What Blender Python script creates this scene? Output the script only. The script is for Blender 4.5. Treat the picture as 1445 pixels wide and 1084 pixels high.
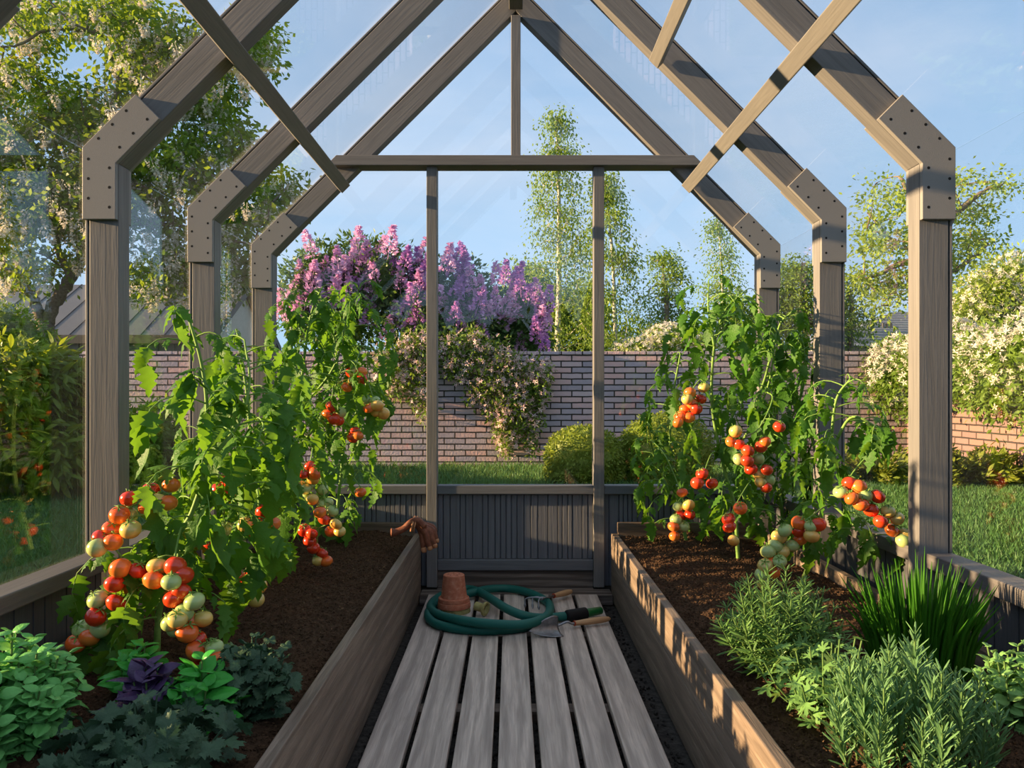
import bpy, math, random
import numpy as np
from mathutils import Vector, Matrix, Euler
for _o in list(bpy.data.objects): bpy.data.objects.remove(_o)
SC = bpy.context.scene
COL = SC.collection
PI = math.pi

# ------------------------------------------------------------------ camera, sky, sun, exposure
CAMZ = 1.05; F = 1100.0; VX = 721.0; VY = 556.0
cd = bpy.data.cameras.new('camera'); CAM = bpy.data.objects.new('camera', cd); COL.objects.link(CAM)
CAM.location = (0, 0, CAMZ); CAM.rotation_euler = (PI/2, 0, 0)
cd.sensor_width = 36.0; cd.lens = 36.0*F/1445.0
cd.shift_x = (722.5-VX)/1445.0; cd.shift_y = (VY-542.0)/1445.0
cd.clip_start = 0.05; cd.clip_end = 400
SC.camera = CAM
SC.view_settings.view_transform = 'Standard'; SC.view_settings.look = 'None'
SC.view_settings.exposure = 0.1; SC.view_settings.gamma = 1.0; SC.view_settings.use_curve_mapping = False
SC.cycles.max_bounces = 8; SC.cycles.diffuse_bounces = 3; SC.cycles.glossy_bounces = 3
SC.cycles.transmission_bounces = 4; SC.cycles.transparent_max_bounces = 16
SC.cycles.caustics_reflective = False; SC.cycles.caustics_refractive = False
SC.cycles.sample_clamp_indirect = 6.0

SUN_DIR = Vector((0.98, 0.08, -0.18)).normalized()      # direction the light travels
sl = bpy.data.lights.new('sun', 'SUN'); so = bpy.data.objects.new('sun', sl); COL.objects.link(so)
so.rotation_euler = SUN_DIR.to_track_quat('-Z', 'Y').to_euler(); so.location = (-6, -2, 5)
sl.energy = 16.5; sl.angle = math.radians(0.7); sl.color = (1.0, 0.69, 0.37)

W = bpy.data.worlds.new('sky'); SC.world = W; W.use_nodes = True
wt = W.node_tree; wn = wt.nodes; wl = wt.links; wn.clear()
def wnode(t, **k):
    n = wn.new(t)
    for a, b in k.items(): setattr(n, a, b)
    return n
out = wnode('ShaderNodeOutputWorld'); bg = wnode('ShaderNodeBackground'); tc = wnode('ShaderNodeTexCoord')
sep = wnode('ShaderNodeSeparateXYZ'); wl.new(tc.outputs['Generated'], sep.inputs[0])
cr = wnode('ShaderNodeValToRGB'); wl.new(sep.outputs[2], cr.inputs[0])
e = cr.color_ramp.elements
e[0].position = 0.0; e[0].color = (0.42, 0.60, 0.78, 1); e[1].position = 1.0; e[1].color = (0.36, 0.43, 0.54, 1)
q = cr.color_ramp.elements.new(0.18); q.color = (0.35, 0.525, 0.745, 1)
q = cr.color_ramp.elements.new(0.45); q.color = (0.27, 0.405, 0.615, 1)
q = cr.color_ramp.elements.new(0.62); q.color = (0.42, 0.49, 0.60, 1)
mp = wnode('ShaderNodeMapping'); mp.inputs['Scale'].default_value = (1.0, 1.0, 2.6); wl.new(tc.outputs['Generated'], mp.inputs[0])
nz = wnode('ShaderNodeTexNoise'); nz.inputs['Scale'].default_value = 2.2; nz.inputs['Detail'].default_value = 7; nz.inputs['Roughness'].default_value = 0.55
nz.inputs['Distortion'].default_value = 0.4
wl.new(mp.outputs[0], nz.inputs['Vector'])
cr2 = wnode('ShaderNodeValToRGB'); wl.new(nz.outputs[0], cr2.inputs[0])
cr2.color_ramp.elements[0].position = 0.42; cr2.color_ramp.elements[0].color = (0, 0, 0, 1)
cr2.color_ramp.elements[1].position = 0.78; cr2.color_ramp.elements[1].color = (0.8, 0.8, 0.8, 1)
mx = wnode('ShaderNodeMix', data_type='RGBA'); wl.new(cr2.outputs[0], mx.inputs[0]); wl.new(cr.outputs[0], mx.inputs[6])
mx.inputs[7].default_value = (0.56, 0.62, 0.74, 1)
wl.new(mx.outputs[2], bg.inputs[0]); bg.inputs[1].default_value = 1.3; wl.new(bg.outputs[0], out.inputs[0])

# ------------------------------------------------------------------ helpers
def P(x, y, Y):                     # point seen at photo pixel (x, y) when it stands Y metres ahead
    return Vector(((x-VX)*Y/F, Y, CAMZ-(y-VY)*Y/F))
def G(x, y, z=0.0):                 # point of the photo lying at height z
    Y = (CAMZ-z)*F/(y-VY); return Vector(((x-VX)*Y/F, Y, z))
WL = {}                             # world place of each object
def mark(o, label=None, cat=None, group=None, kind=None):
    if label: o['label'] = label
    if cat: o['category'] = cat
    if group: o['group'] = group
    if kind: o['kind'] = kind
    return o
def thing(name, label, cat, loc=(0, 0, 0), group=None):
    o = bpy.data.objects.new(name, None); COL.objects.link(o); o.location = loc; o.empty_display_size = 0.1
    WL[o] = Vector(loc); return mark(o, label, cat, group)
def copy_obj(src, parent, world, rot=None, scale=None):
    c = src.copy(); COL.objects.link(c); c.parent = parent
    c.location = Vector(world)-(WL[parent] if parent else Vector((0, 0, 0)))
    if rot is not None: c.rotation_euler = rot
    if scale is not None: c.scale = scale
    WL[c] = Vector(world); return c

class MB:
    def __init__(s): s.V = []; s.F = {}; s.n = 0
    def add(s, V, F):
        V = np.asarray(V, dtype=float).reshape(-1, 3)
        for f in F: s.F.setdefault(len(f), []).append(np.asarray([f], dtype=np.int64)+s.n)
        s.V.append(V); s.n += len(V); return s
    def addk(s, V, FA):             # FA: arrays of faces, one array per number of sides
        V = np.asarray(V, dtype=float).reshape(-1, 3)
        for f in FA: s.F.setdefault(f.shape[1], []).append(f+s.n)
        s.V.append(V); s.n += len(V); return s
    def box(s, x0, x1, y0, y1, z0, z1):
        V = [(x, y, z) for x in (x0, x1) for y in (y0, y1) for z in (z0, z1)]
        return s.add(V, [(0, 1, 3, 2), (4, 6, 7, 5), (0, 4, 5, 1), (2, 3, 7, 6), (0, 2, 6, 4), (1, 5, 7, 3)])
    def obox(s, o, ax, ay, az):     # box from corner o with three edge vectors
        o = Vector(o); ax = Vector(ax); ay = Vector(ay); az = Vector(az)
        V = [o+ax*i+ay*j+az*k for i in (0, 1) for j in (0, 1) for k in (0, 1)]
        return s.add(V, [(0, 1, 3, 2), (4, 6, 7, 5), (0, 4, 5, 1), (2, 3, 7, 6), (0, 2, 6, 4), (1, 5, 7, 3)])
    def prism(s, pts, y0, y1):      # polygon in x, z pushed along y
        n = len(pts); V = [(p[0], y0, p[1]) for p in pts]+[(p[0], y1, p[1]) for p in pts]
        return s.add(V, [tuple(range(n)), tuple(range(2*n-1, n-1, -1))]+[(i, i+n, (i+1) % n+n, (i+1) % n) for i in range(n)])
    def tube(s, pts, rad, n=8, cap=True):
        pts = [Vector(p) for p in pts]; m = len(pts)
        if not hasattr(rad, '__len__'): rad = [rad]*m
        rings = []; up = None
        for i, p in enumerate(pts):
            d = (pts[min(i+1, m-1)]-pts[max(i-1, 0)])
            d = d.normalized() if d.length > 1e-9 else Vector((0, 0, 1))
            if up is None:
                up = Vector((0, 0, 1)) if abs(d.z) < 0.9 else Vector((1, 0, 0))
            a = d.cross(up)
            if a.length < 1e-6: a = d.cross(Vector((0.3, 1, 0.2)))
            a.normalize(); b = a.cross(d).normalized(); up = b
            for k in range(n):
                t = 2*PI*k/n; rings.append(p+(a*math.cos(t)+b*math.sin(t))*rad[i])
        F = [(i*n+k, i*n+(k+1) % n, (i+1)*n+(k+1) % n, (i+1)*n+k) for i in range(m-1) for k in range(n)]
        if cap: F += [tuple(range(n-1, -1, -1)), tuple((m-1)*n+k for k in range(n))]
        return s.add(rings, F)
    def lathe(s, prof, mat=None, n=24):   # prof: (radius, height) pairs
        V = []; F = []; m = len(prof)
        for (r, h) in prof:
            for k in range(n):
                t = 2*PI*k/n; v = Vector((r*math.cos(t), r*math.sin(t), h)); V.append(mat @ v if mat else v)
        for i in range(m-1):
            for k in range(n): F.append((i*n+k, i*n+(k+1) % n, (i+1)*n+(k+1) % n, (i+1)*n+k))
        return s.add(V, F)
    def blob(s, c, r, seg=12, ring=8, jit=0.0, rng=None):
        V = [(c[0], c[1], c[2]-r[2])]; F = []
        for i in range(1, ring):
            ph = -PI/2+PI*i/ring
            for k in range(seg):
                t = 2*PI*k/seg; j = 1+(rng.uniform(-jit, jit) if rng else 0)
                V.append((c[0]+r[0]*math.cos(ph)*math.cos(t)*j, c[1]+r[1]*math.cos(ph)*math.sin(t)*j, c[2]+r[2]*math.sin(ph)*j))
        V.append((c[0], c[1], c[2]+r[2])); top = len(V)-1
        for k in range(seg):
            F.append((0, 1+(k+1) % seg, 1+k)); F.append((top, top-seg+k, top-seg+(k+1) % seg))
        for i in range(ring-2):
            for k in range(seg):
                a = 1+i*seg; F.append((a+k, a+(k+1) % seg, a+seg+(k+1) % seg, a+seg+k))
        return s.add(V, F)
    def scatter(s, T, Pn, R, S):    # many copies of a small template inside one mesh (leaves, blades, chips)
        TV, TF = T; Pn = np.asarray(Pn, float); m = len(Pn)
        if m == 0: return s
        S = np.asarray(S, float).reshape(-1, 1, 1) if np.ndim(S) else S
        V = np.einsum('mij,nj->mni', R, TV)*S+Pn[:, None, :]
        n = len(TV); off = (np.arange(m)*n)[:, None, None]
        FA = [(f[None]+off).reshape(-1, f.shape[1]) for f in TF]
        return s.addk(V.reshape(-1, 3), FA)
    def mesh(s, name, origin=(0, 0, 0), smooth=False):
        V = np.concatenate(s.V)-np.asarray(origin, float)
        me = bpy.data.meshes.new(name)
        loops = []; starts = []; tot = []; c = 0
        for k in sorted(s.F):
            A = np.concatenate(s.F[k]); loops.append(A.reshape(-1)); m = len(A)
            starts.append(c+np.arange(m)*k); tot.append(np.full(m, k)); c += m*k
        L = np.concatenate(loops); ST = np.concatenate(starts); TT = np.concatenate(tot)
        me.vertices.add(len(V)); me.vertices.foreach_set('co', V.astype(np.float32).reshape(-1))
        me.loops.add(len(L)); me.loops.foreach_set('vertex_index', L.astype(np.int32))
        me.polygons.add(len(ST)); me.polygons.foreach_set('loop_start', ST.astype(np.int32))
        me.polygons.foreach_set('loop_total', TT.astype(np.int32))
        me.polygons.foreach_set('use_smooth', np.full(len(ST), smooth))
        me.update(calc_edges=True); me.validate(); return me
    def build(s, name, mat, parent=None, origin=None, smooth=False, bevel=0, rot=None, seg=2, flip=False):
        pw = WL[parent] if parent else Vector((0, 0, 0))
        og = Vector(origin) if origin is not None else pw
        me = s.mesh(name, (0, 0, 0) if rot is not None else og, smooth)
        me.materials.append(mat)
        o = bpy.data.objects.new(name, me); COL.objects.link(o); o.parent = parent; o.location = og-pw; WL[o] = og
        if rot is not None: o.rotation_euler = rot
        if bevel:
            b = o.modifiers.new('bevel', 'BEVEL'); b.width = bevel; b.segments = seg; b.limit_method = 'ANGLE'; b.angle_limit = 0.6
        return o
def spline(pts, n=8):               # Catmull-Rom through the points
    pts = [Vector(p) for p in pts]; Q = [pts[0]*2-pts[1]]+pts+[pts[-1]*2-pts[-2]]; out = []
    for i in range(1, len(Q)-2):
        a, b, c, d = Q[i-1:i+3]
        for k in range(n):
            t = k/n; out.append(0.5*((2*b)+(c-a)*t+(2*a-5*b+4*c-d)*t*t+(3*b-a-3*c+d)*t**3))
    out.append(pts[-1]); return out
def frames(D, N):                   # rotation matrices with x along D and z near N
    D = np.asarray(D, float); N = np.asarray(N, float)
    D = D/np.maximum(np.linalg.norm(D, axis=1, keepdims=True), 1e-9)
    Y = np.cross(N, D); l = np.linalg.norm(Y, axis=1, keepdims=True)
    Y = np.where(l > 1e-5, Y/np.maximum(l, 1e-9), np.array([[0, 1, 0]])); Z = np.cross(D, Y)
    return np.stack([D, Y, Z], axis=2)
def rand_dirs(rg, m):
    v = rg.normal(size=(m, 3)); return v/np.linalg.norm(v, axis=1, keepdims=True)

# ------------------------------------------------------------------ materials
class NT:
    def __init__(s, name):
        s.m = bpy.data.materials.new(name); s.m.use_nodes = True; s.t = s.m.node_tree; s.t.nodes.clear()
        s.out = s.n('ShaderNodeOutputMaterial')
    def n(s, t, **k):
        x = s.t.nodes.new(t)
        for a, b in k.items(): setattr(x, a, b)
        return x
    def l(s, a, b): s.t.links.new(a, b)
    def coord(s, scale=(1, 1, 1), island=True, kind='Object'):
        tc = s.n('ShaderNodeTexCoord'); mp = s.n('ShaderNodeMapping'); mp.inputs['Scale'].default_value = scale
        v = tc.outputs[kind]
        if island:
            g = s.n('ShaderNodeNewGeometry'); oi = s.n('ShaderNodeObjectInfo')
            ad = s.n('ShaderNodeMath', operation='ADD'); s.l(g.outputs['Random Per Island'], ad.inputs[0]); s.l(oi.outputs['Random'], ad.inputs[1])
            mu = s.n('ShaderNodeVectorMath', operation='SCALE'); mu.inputs[0].default_value = (31, 17, 23); s.l(ad.outputs[0], mu.inputs['Scale'])
            a2 = s.n('ShaderNodeVectorMath', operation='ADD'); s.l(v, a2.inputs[0]); s.l(mu.outputs[0], a2.inputs[1]); v = a2.outputs[0]
        s.l(v, mp.inputs[0]); return mp.outputs[0]
    def noise(s, vec, scale, detail=4, rough=0.55, dist=0.0):
        x = s.n('ShaderNodeTexNoise'); x.inputs['Scale'].default_value = scale; x.inputs['Detail'].default_value = detail
        x.inputs['Roughness'].default_value = rough; x.inputs['Distortion'].default_value = dist; s.l(vec, x.inputs['Vector']); return x.outputs[0]
    def ramp(s, v, stops, interp='LINEAR'):
        r = s.n('ShaderNodeValToRGB'); r.color_ramp.interpolation = interp; e = r.color_ramp.elements
        while len(e) < len(stops): e.new(0.5)
        for i, (p, c) in enumerate(stops): e[i].position = p; e[i].color = (c[0], c[1], c[2], 1)
        s.l(v, r.inputs[0]); return r.outputs[0]
    def mix(s, f, a, b, mode='MIX'):
        x = s.n('ShaderNodeMix', data_type='RGBA', blend_type=mode)
        if isinstance(f, (int, float)): x.inputs[0].default_value = f
        else: s.l(f, x.inputs[0])
        for i, c in ((6, a), (7, b)):
            if isinstance(c, tuple): x.inputs[i].default_value = (*c, 1)
            else: s.l(c, x.inputs[i])
        return x.outputs[2]
    def bump(s, h, st, d=0.01):
        b = s.n('ShaderNodeBump'); b.inputs['Strength'].default_value = st; b.inputs['Distance'].default_value = d; s.l(h, b.inputs['Height']); return b.outputs[0]
    def pbr(s, col, rough=0.6, bump=None, spec=0.4, metal=0.0, trans=0.0, tcol=None, sss=0, coat=0):
        p = s.n('ShaderNodeBsdfPrincipled')
        if isinstance(col, tuple): p.inputs['Base Color'].default_value = (*col, 1)
        else: s.l(col, p.inputs['Base Color'])
        if isinstance(rough, (int, float)): p.inputs['Roughness'].default_value = rough
        else: s.l(rough, p.inputs['Roughness'])
        p.inputs['Specular IOR Level'].default_value = spec; p.inputs['Metallic'].default_value = metal
        p.inputs['Coat Weight'].default_value = coat; p.inputs['Coat Roughness'].default_value = 0.15
        if sss: p.inputs['Subsurface Weight'].default_value = sss; p.inputs['Subsurface Radius'].default_value = (0.02, 0.008, 0.004)
        if bump is not None: s.l(bump, p.inputs['Normal'])
        sh = p.outputs[0]
        if trans:
            t = s.n('ShaderNodeBsdfTranslucent'); m = s.n('ShaderNodeMixShader'); m.inputs[0].default_value = trans
            if isinstance(tcol, tuple): t.inputs[0].default_value = (*tcol, 1)
            else: s.l(tcol if tcol is not None else col, t.inputs[0])
            s.l(sh, m.inputs[1]); s.l(t.outputs[0], m.inputs[2]); sh = m.outputs[0]
        s.l(sh, s.out.inputs[0]); return s.m
def lin(r, g, b):
    f = lambda c: (c/255/12.92) if c <= 10 else ((c/255+0.055)/1.055)**2.4
    return (f(r), f(g), f(b))
def mat_wood(name, c1, c2, grain=1.0, rough=0.6, axis=2, knots=0.0, fine=60, bst=0.35, spec=0.3):
    s = NT(name); sc = [fine]*3; sc[axis] = fine*0.045
    v = s.coord(tuple(sc)); g = s.noise(v, 1.0, 5, 0.6, 0.6)
    sc2 = [9.0]*3; sc2[axis] = 0.9
    v2 = s.coord(tuple(sc2)); g2 = s.noise(v2, 1.0, 3, 0.5, 1.5*grain)
    c = s.mix(s.ramp(g, [(0.35, (0, 0, 0)), (0.65, (1, 1, 1))]), c1, c2)
    c = s.mix(s.ramp(g2, [(0.35, (0, 0, 0)), (0.7, (0.55*grain,)*3)]), c, tuple(x*0.62 for x in c1))
    if knots:
        w = s.n('ShaderNodeTexWave', wave_type='RINGS', rings_direction='SPHERICAL'); sc3 = [7.0]*3; sc3[axis] = 0.8
        v3 = s.coord(tuple(sc3)); s.l(v3, w.inputs[0]); w.inputs['Scale'].default_value = 1.1; w.inputs['Distortion'].default_value = 7; w.inputs['Detail'].default_value = 3; w.inputs['Detail Scale'].default_value = 1.4
        c = s.mix(s.ramp(w.outputs['Fac'], [(0.25, (0, 0, 0)), (0.9, (knots,)*3)]), c, tuple(x*0.45 for x in c1))
    return s.pbr(c, rough, s.bump(g, bst, 0.004), spec)
M = {}
M['paint'] = mat_wood('painted_timber', (0.16, 0.153, 0.153), (0.21, 0.20, 0.198), 0.35, 0.55, 2, fine=90, bst=0.2)
M['paint_y'] = mat_wood('painted_timber_long', (0.19, 0.18, 0.172), (0.235, 0.222, 0.21), 0.3, 0.55, 1, fine=90, bst=0.2)
M['paint_x'] = mat_wood('painted_timber_cross', (0.155, 0.147, 0.145), (0.20, 0.189, 0.185), 0.3, 0.55, 0, fine=90, bst=0.2)
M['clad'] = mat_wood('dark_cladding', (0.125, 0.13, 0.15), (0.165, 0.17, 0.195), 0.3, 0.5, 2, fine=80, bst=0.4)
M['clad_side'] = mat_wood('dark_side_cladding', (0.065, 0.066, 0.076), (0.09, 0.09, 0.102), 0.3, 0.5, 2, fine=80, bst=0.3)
M['clad_x'] = mat_wood('dark_rail', (0.12, 0.125, 0.14), (0.155, 0.16, 0.178), 0.3, 0.5, 0, fine=80, bst=0.3)
M['clad_y'] = mat_wood('grey_cap', (0.115, 0.105, 0.105), (0.14, 0.13, 0.13), 0.3, 0.5, 1, fine=80, bst=0.3)
M['deck'] = mat_wood('deck_oak', (0.45, 0.37, 0.32), (0.68, 0.57, 0.49), 1.0, 0.6, 1, 0.45, fine=110, bst=0.5)
M['bed'] = mat_wood('bed_oak', (0.165, 0.12, 0.09), (0.275, 0.21, 0.16), 0.9, 0.6, 1, 0.4, fine=110, bst=0.5)
M['bed_x'] = mat_wood('bed_oak_cross', (0.13, 0.09, 0.065), (0.20, 0.145, 0.11), 0.9, 0.6, 0, 0.4, fine=100, bst=0.5)
M['sill'] = mat_wood('weathered_plank', (0.13, 0.10, 0.085), (0.30, 0.25, 0.215), 1.2, 0.75, 0, 0.8, fine=45, bst=1.0)
s = NT('gusset_plate'); v = s.coord((1, 1, 1)); n = s.noise(v, 420, 3)
M['gusset'] = s.pbr(s.mix(n, (0.225, 0.214, 0.21), (0.27, 0.258, 0.25)), 0.5, s.bump(n, 0.25, 0.002), 0.35)
s = NT('black_metal'); M['black'] = s.pbr((0.012, 0.012, 0.013), 0.6, spec=0.12)
s = NT('glass')
tr = s.n('ShaderNodeBsdfTransparent'); tr.inputs[0].default_value = (0.975, 0.985, 0.98, 1)
gl = s.n('ShaderNodeBsdfGlossy'); gl.inputs['Roughness'].default_value = 0.0; gl.inputs[0].default_value = (1, 1, 1, 1)
g_ = s.n('ShaderNodeNewGeometry'); dt = s.n('ShaderNodeVectorMath', operation='DOT_PRODUCT'); s.l(g_.outputs['Incoming'], dt.inputs[0]); s.l(g_.outputs['Normal'], dt.inputs[1])
ab = s.n('ShaderNodeMath', operation='ABSOLUTE'); s.l(dt.outputs['Value'], ab.inputs[0])
om = s.n('ShaderNodeMath', operation='SUBTRACT'); om.inputs[0].default_value = 1.0; s.l(ab.outputs[0], om.inputs[1])
pw = s.n('ShaderNodeMath', operation='POWER'); s.l(om.outputs[0], pw.inputs[0]); pw.inputs[1].default_value = 5.0
mu = s.n('ShaderNodeMath', operation='MULTIPLY_ADD'); s.l(pw.outputs[0], mu.inputs[0]); mu.inputs[1].default_value = 0.955; mu.inputs[2].default_value = 0.034
ms = s.n('ShaderNodeMixShader'); s.l(mu.outputs[0], ms.inputs[0]); s.l(tr.outputs[0], ms.inputs[1]); s.l(gl.outputs[0], ms.inputs[2]); s.l(ms.outputs[0], s.out.inputs[0])
M['glass'] = s.m
def mat_leaf(name, a, b, trans=0.4, tcol=None, rough=0.5, veins=0.0, spec=0.3):
    s = NT(name); g = s.n('ShaderNodeNewGeometry')
    c = s.ramp(g.outputs['Random Per Island'], [(0.0, a), (1.0, b)])
    v = s.coord((1, 1, 1), island=False); n = s.noise(v, 30, 2)
    c = s.mix(s.ramp(n, [(0.3, (0, 0, 0)), (0.75, (0.5, 0.5, 0.5))]), c, tuple(min(1, x*1.5) for x in b))
    bp = None
    if veins:
        n2 = s.noise(v, 150, 2); bp = s.bump(n2, veins, 0.004)
    tc_ = s.mix(1.0, c, tcol, 'MULTIPLY') if tcol else c
    tt = s.mix(0.0, c, c)
    if tcol:
        hs = s.n('ShaderNodeHueSaturation'); hs.inputs['Value'].default_value = 1.0; s.l(c, hs.inputs['Color'])
        tt = s.mix(0.75, c, tcol)
    return s.pbr(c, rough, bp, spec, trans=trans, tcol=tt)
def mat_plain(name, a, b, scale=40, rough=0.6, spec=0.3, bst=0.0, **k):
    s = NT(name); v = s.coord((1, 1, 1)); n = s.noise(v, scale, 4)
    return s.pbr(s.mix(s.ramp(n, [(0.3, (0, 0, 0)), (0.7, (1, 1, 1))]), a, b), rough, s.bump(n, bst, 0.005) if bst else None, spec, **k)
def mat_brick(name, axis, row=0.092, wid=0.33, cols=None):
    s = NT(name); tc = s.n('ShaderNodeTexCoord'); sp = s.n('ShaderNodeSeparateXYZ'); s.l(tc.outputs['Object'], sp.inputs[0])
    cb = s.n('ShaderNodeCombineXYZ'); s.l(sp.outputs[axis], cb.inputs[0]); s.l(sp.outputs[2], cb.inputs[1])
    nn = s.noise(tc.outputs['Object'], 6.0, 2); m0 = s.n('ShaderNodeVectorMath', operation='SCALE'); m0.inputs['Scale'].default_value = 0.012
    s.l(nn, m0.inputs[0]); a0 = s.n('ShaderNodeVectorMath', operation='ADD'); s.l(cb.outputs[0], a0.inputs[0]); s.l(m0.outputs[0], a0.inputs[1])
    b = s.n('ShaderNodeTexBrick'); s.l(a0.outputs[0], b.inputs['Vector']); b.inputs['Scale'].default_value = 1.0
    b.inputs['Brick Width'].default_value = wid; b.inputs['Row Height'].default_value = row; b.inputs['Mortar Size'].default_value = 0.011
    b.inputs['Mortar Smooth'].default_value = 0.25; b.inputs['Color1'].default_value = (0, 0, 0, 1); b.inputs['Color2'].default_value = (1, 1, 1, 1); b.inputs['Mortar'].default_value = (0.5, 0.5, 0.5, 1)
    b.offset = 0.5
    c = s.ramp(b.outputs['Color'], cols)
    n = s.noise(tc.outputs['Object'], 28, 5); c = s.mix(s.ramp(n, [(0.35, (0, 0, 0)), (0.75, (0.6, 0.6, 0.6))]), c, tuple(0.5*(cols[1][1][i]+cols[2][1][i]) for i in range(3)))
    n3 = s.noise(tc.outputs['Object'], 1.1, 3); c = s.mix(s.ramp(n3, [(0.35, (0, 0, 0)), (0.7, (0.3, 0.3, 0.3))]), c, (0.2, 0.16, 0.17))
    c = s.mix(b.outputs['Fac'], c, (0.045, 0.038, 0.036))
    inv = s.n('ShaderNodeMath', operation='SUBTRACT'); inv.inputs[0].default_value = 1.0; s.l(b.outputs['Fac'], inv.inputs[1])
    h = s.n('ShaderNodeMath', operation='MULTIPLY_ADD'); s.l(n, h.inputs[0]); h.inputs[1].default_value = 0.4; s.l(inv.outputs[0], h.inputs[2])
    return s.pbr(c, 0.85, s.bump(h.outputs[0], 1.0, 0.02), 0.2)
BR = [(0.0, (0.36, 0.32, 0.38)), (0.3, (0.50, 0.42, 0.48)), (0.55, (0.60, 0.46, 0.48)), (0.8, (0.80, 0.47, 0.42)), (1.0, (0.48, 0.41, 0.48))]
M['brick_x'] = mat_brick('brick_back', 0, cols=BR)
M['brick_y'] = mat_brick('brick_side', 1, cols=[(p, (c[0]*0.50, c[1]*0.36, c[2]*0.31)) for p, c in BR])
# ------------------------------------------------------------------ greenhouse dimensions
XC = 0.0265; HW = 1.437; ZE = 1.858; TT = 0.112; ZB = -0.06
YF = [4.23-0.833*i for i in range(6)]       # front faces of the arch frames, back one first
S2 = math.sqrt(0.5)
# ------------------------------------------------------------------ ground, deck
rg = np.random.default_rng(5)
M['lawn'] = mat_plain('lawn_soil', (0.028, 0.05, 0.012), (0.05, 0.09, 0.02), 14, 0.9, 0.1)
gx = np.linspace(-30, 30, 61); gy = np.linspace(-14, 46, 61)
g = MB(); VV = []; FF = []
for j, yy in enumerate(gy):
    for i, xx in enumerate(gx): VV.append((xx, yy, -0.07))
for j in range(60):
    for i in range(60): FF.append((j*61+i, j*61+i+1, (j+1)*61+i+1, (j+1)*61+i))
g.add(VV, FF); mark(g.build('ground', M['lawn']), kind='structure')
f = MB()
# gaps at px 508..939 on the photo's bottom edge, board runs along Y
edges = [-0.432, -0.304, -0.176, -0.046, 0.078, 0.204, 0.326, 0.452]
for i in range(7): f.box(edges[i]+(0.009 if i else 0), edges[i+1]-(0.009 if i < 6 else 0), 0.45, 4.085, -0.028, 0.0)
fl = f.build('floor', M['deck'], bevel=0.003); mark(fl, kind='structure')
for k, yj in enumerate((1.85, 2.68, 3.5)):
    j = MB(); j.box(-0.44, 0.46, yj-0.035, yj+0.035, -0.068, -0.0285); j.build('joist', M['bed_x'], fl)
M['gravel'] = mat_plain('gravel', (0.02, 0.018, 0.016), (0.07, 0.062, 0.055), 60, 0.9, 0.2, 1.0)
m = MB(); m.box(-1.3, 1.35, 0.4, 4.16, -0.0695, -0.066)
T = (np.array([(1, 0, 0), (0, 1, 0), (-1, 0, 0), (0, -1, 0), (0, 0, 1), (0, 0, -1.0)]), [np.array([(0, 1, 4), (1, 2, 4), (2, 3, 4), (3, 0, 4), (1, 0, 5), (2, 1, 5), (3, 2, 5), (0, 3, 5)])])
n_ = 5000; pp = np.stack([rg.uniform(-0.46, 0.52, n_), rg.uniform(0.9, 4.15, n_), np.full(n_, -0.062)], 1)
m.scatter(T, pp, frames(rand_dirs(rg, n_), rand_dirs(rg, n_)), rg.uniform(0.004, 0.009, n_))
mark(m.build('gravel', M['gravel']), 'dark fine gravel seen through the gaps beside the wooden deck', 'gravel', kind='stuff')

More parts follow.
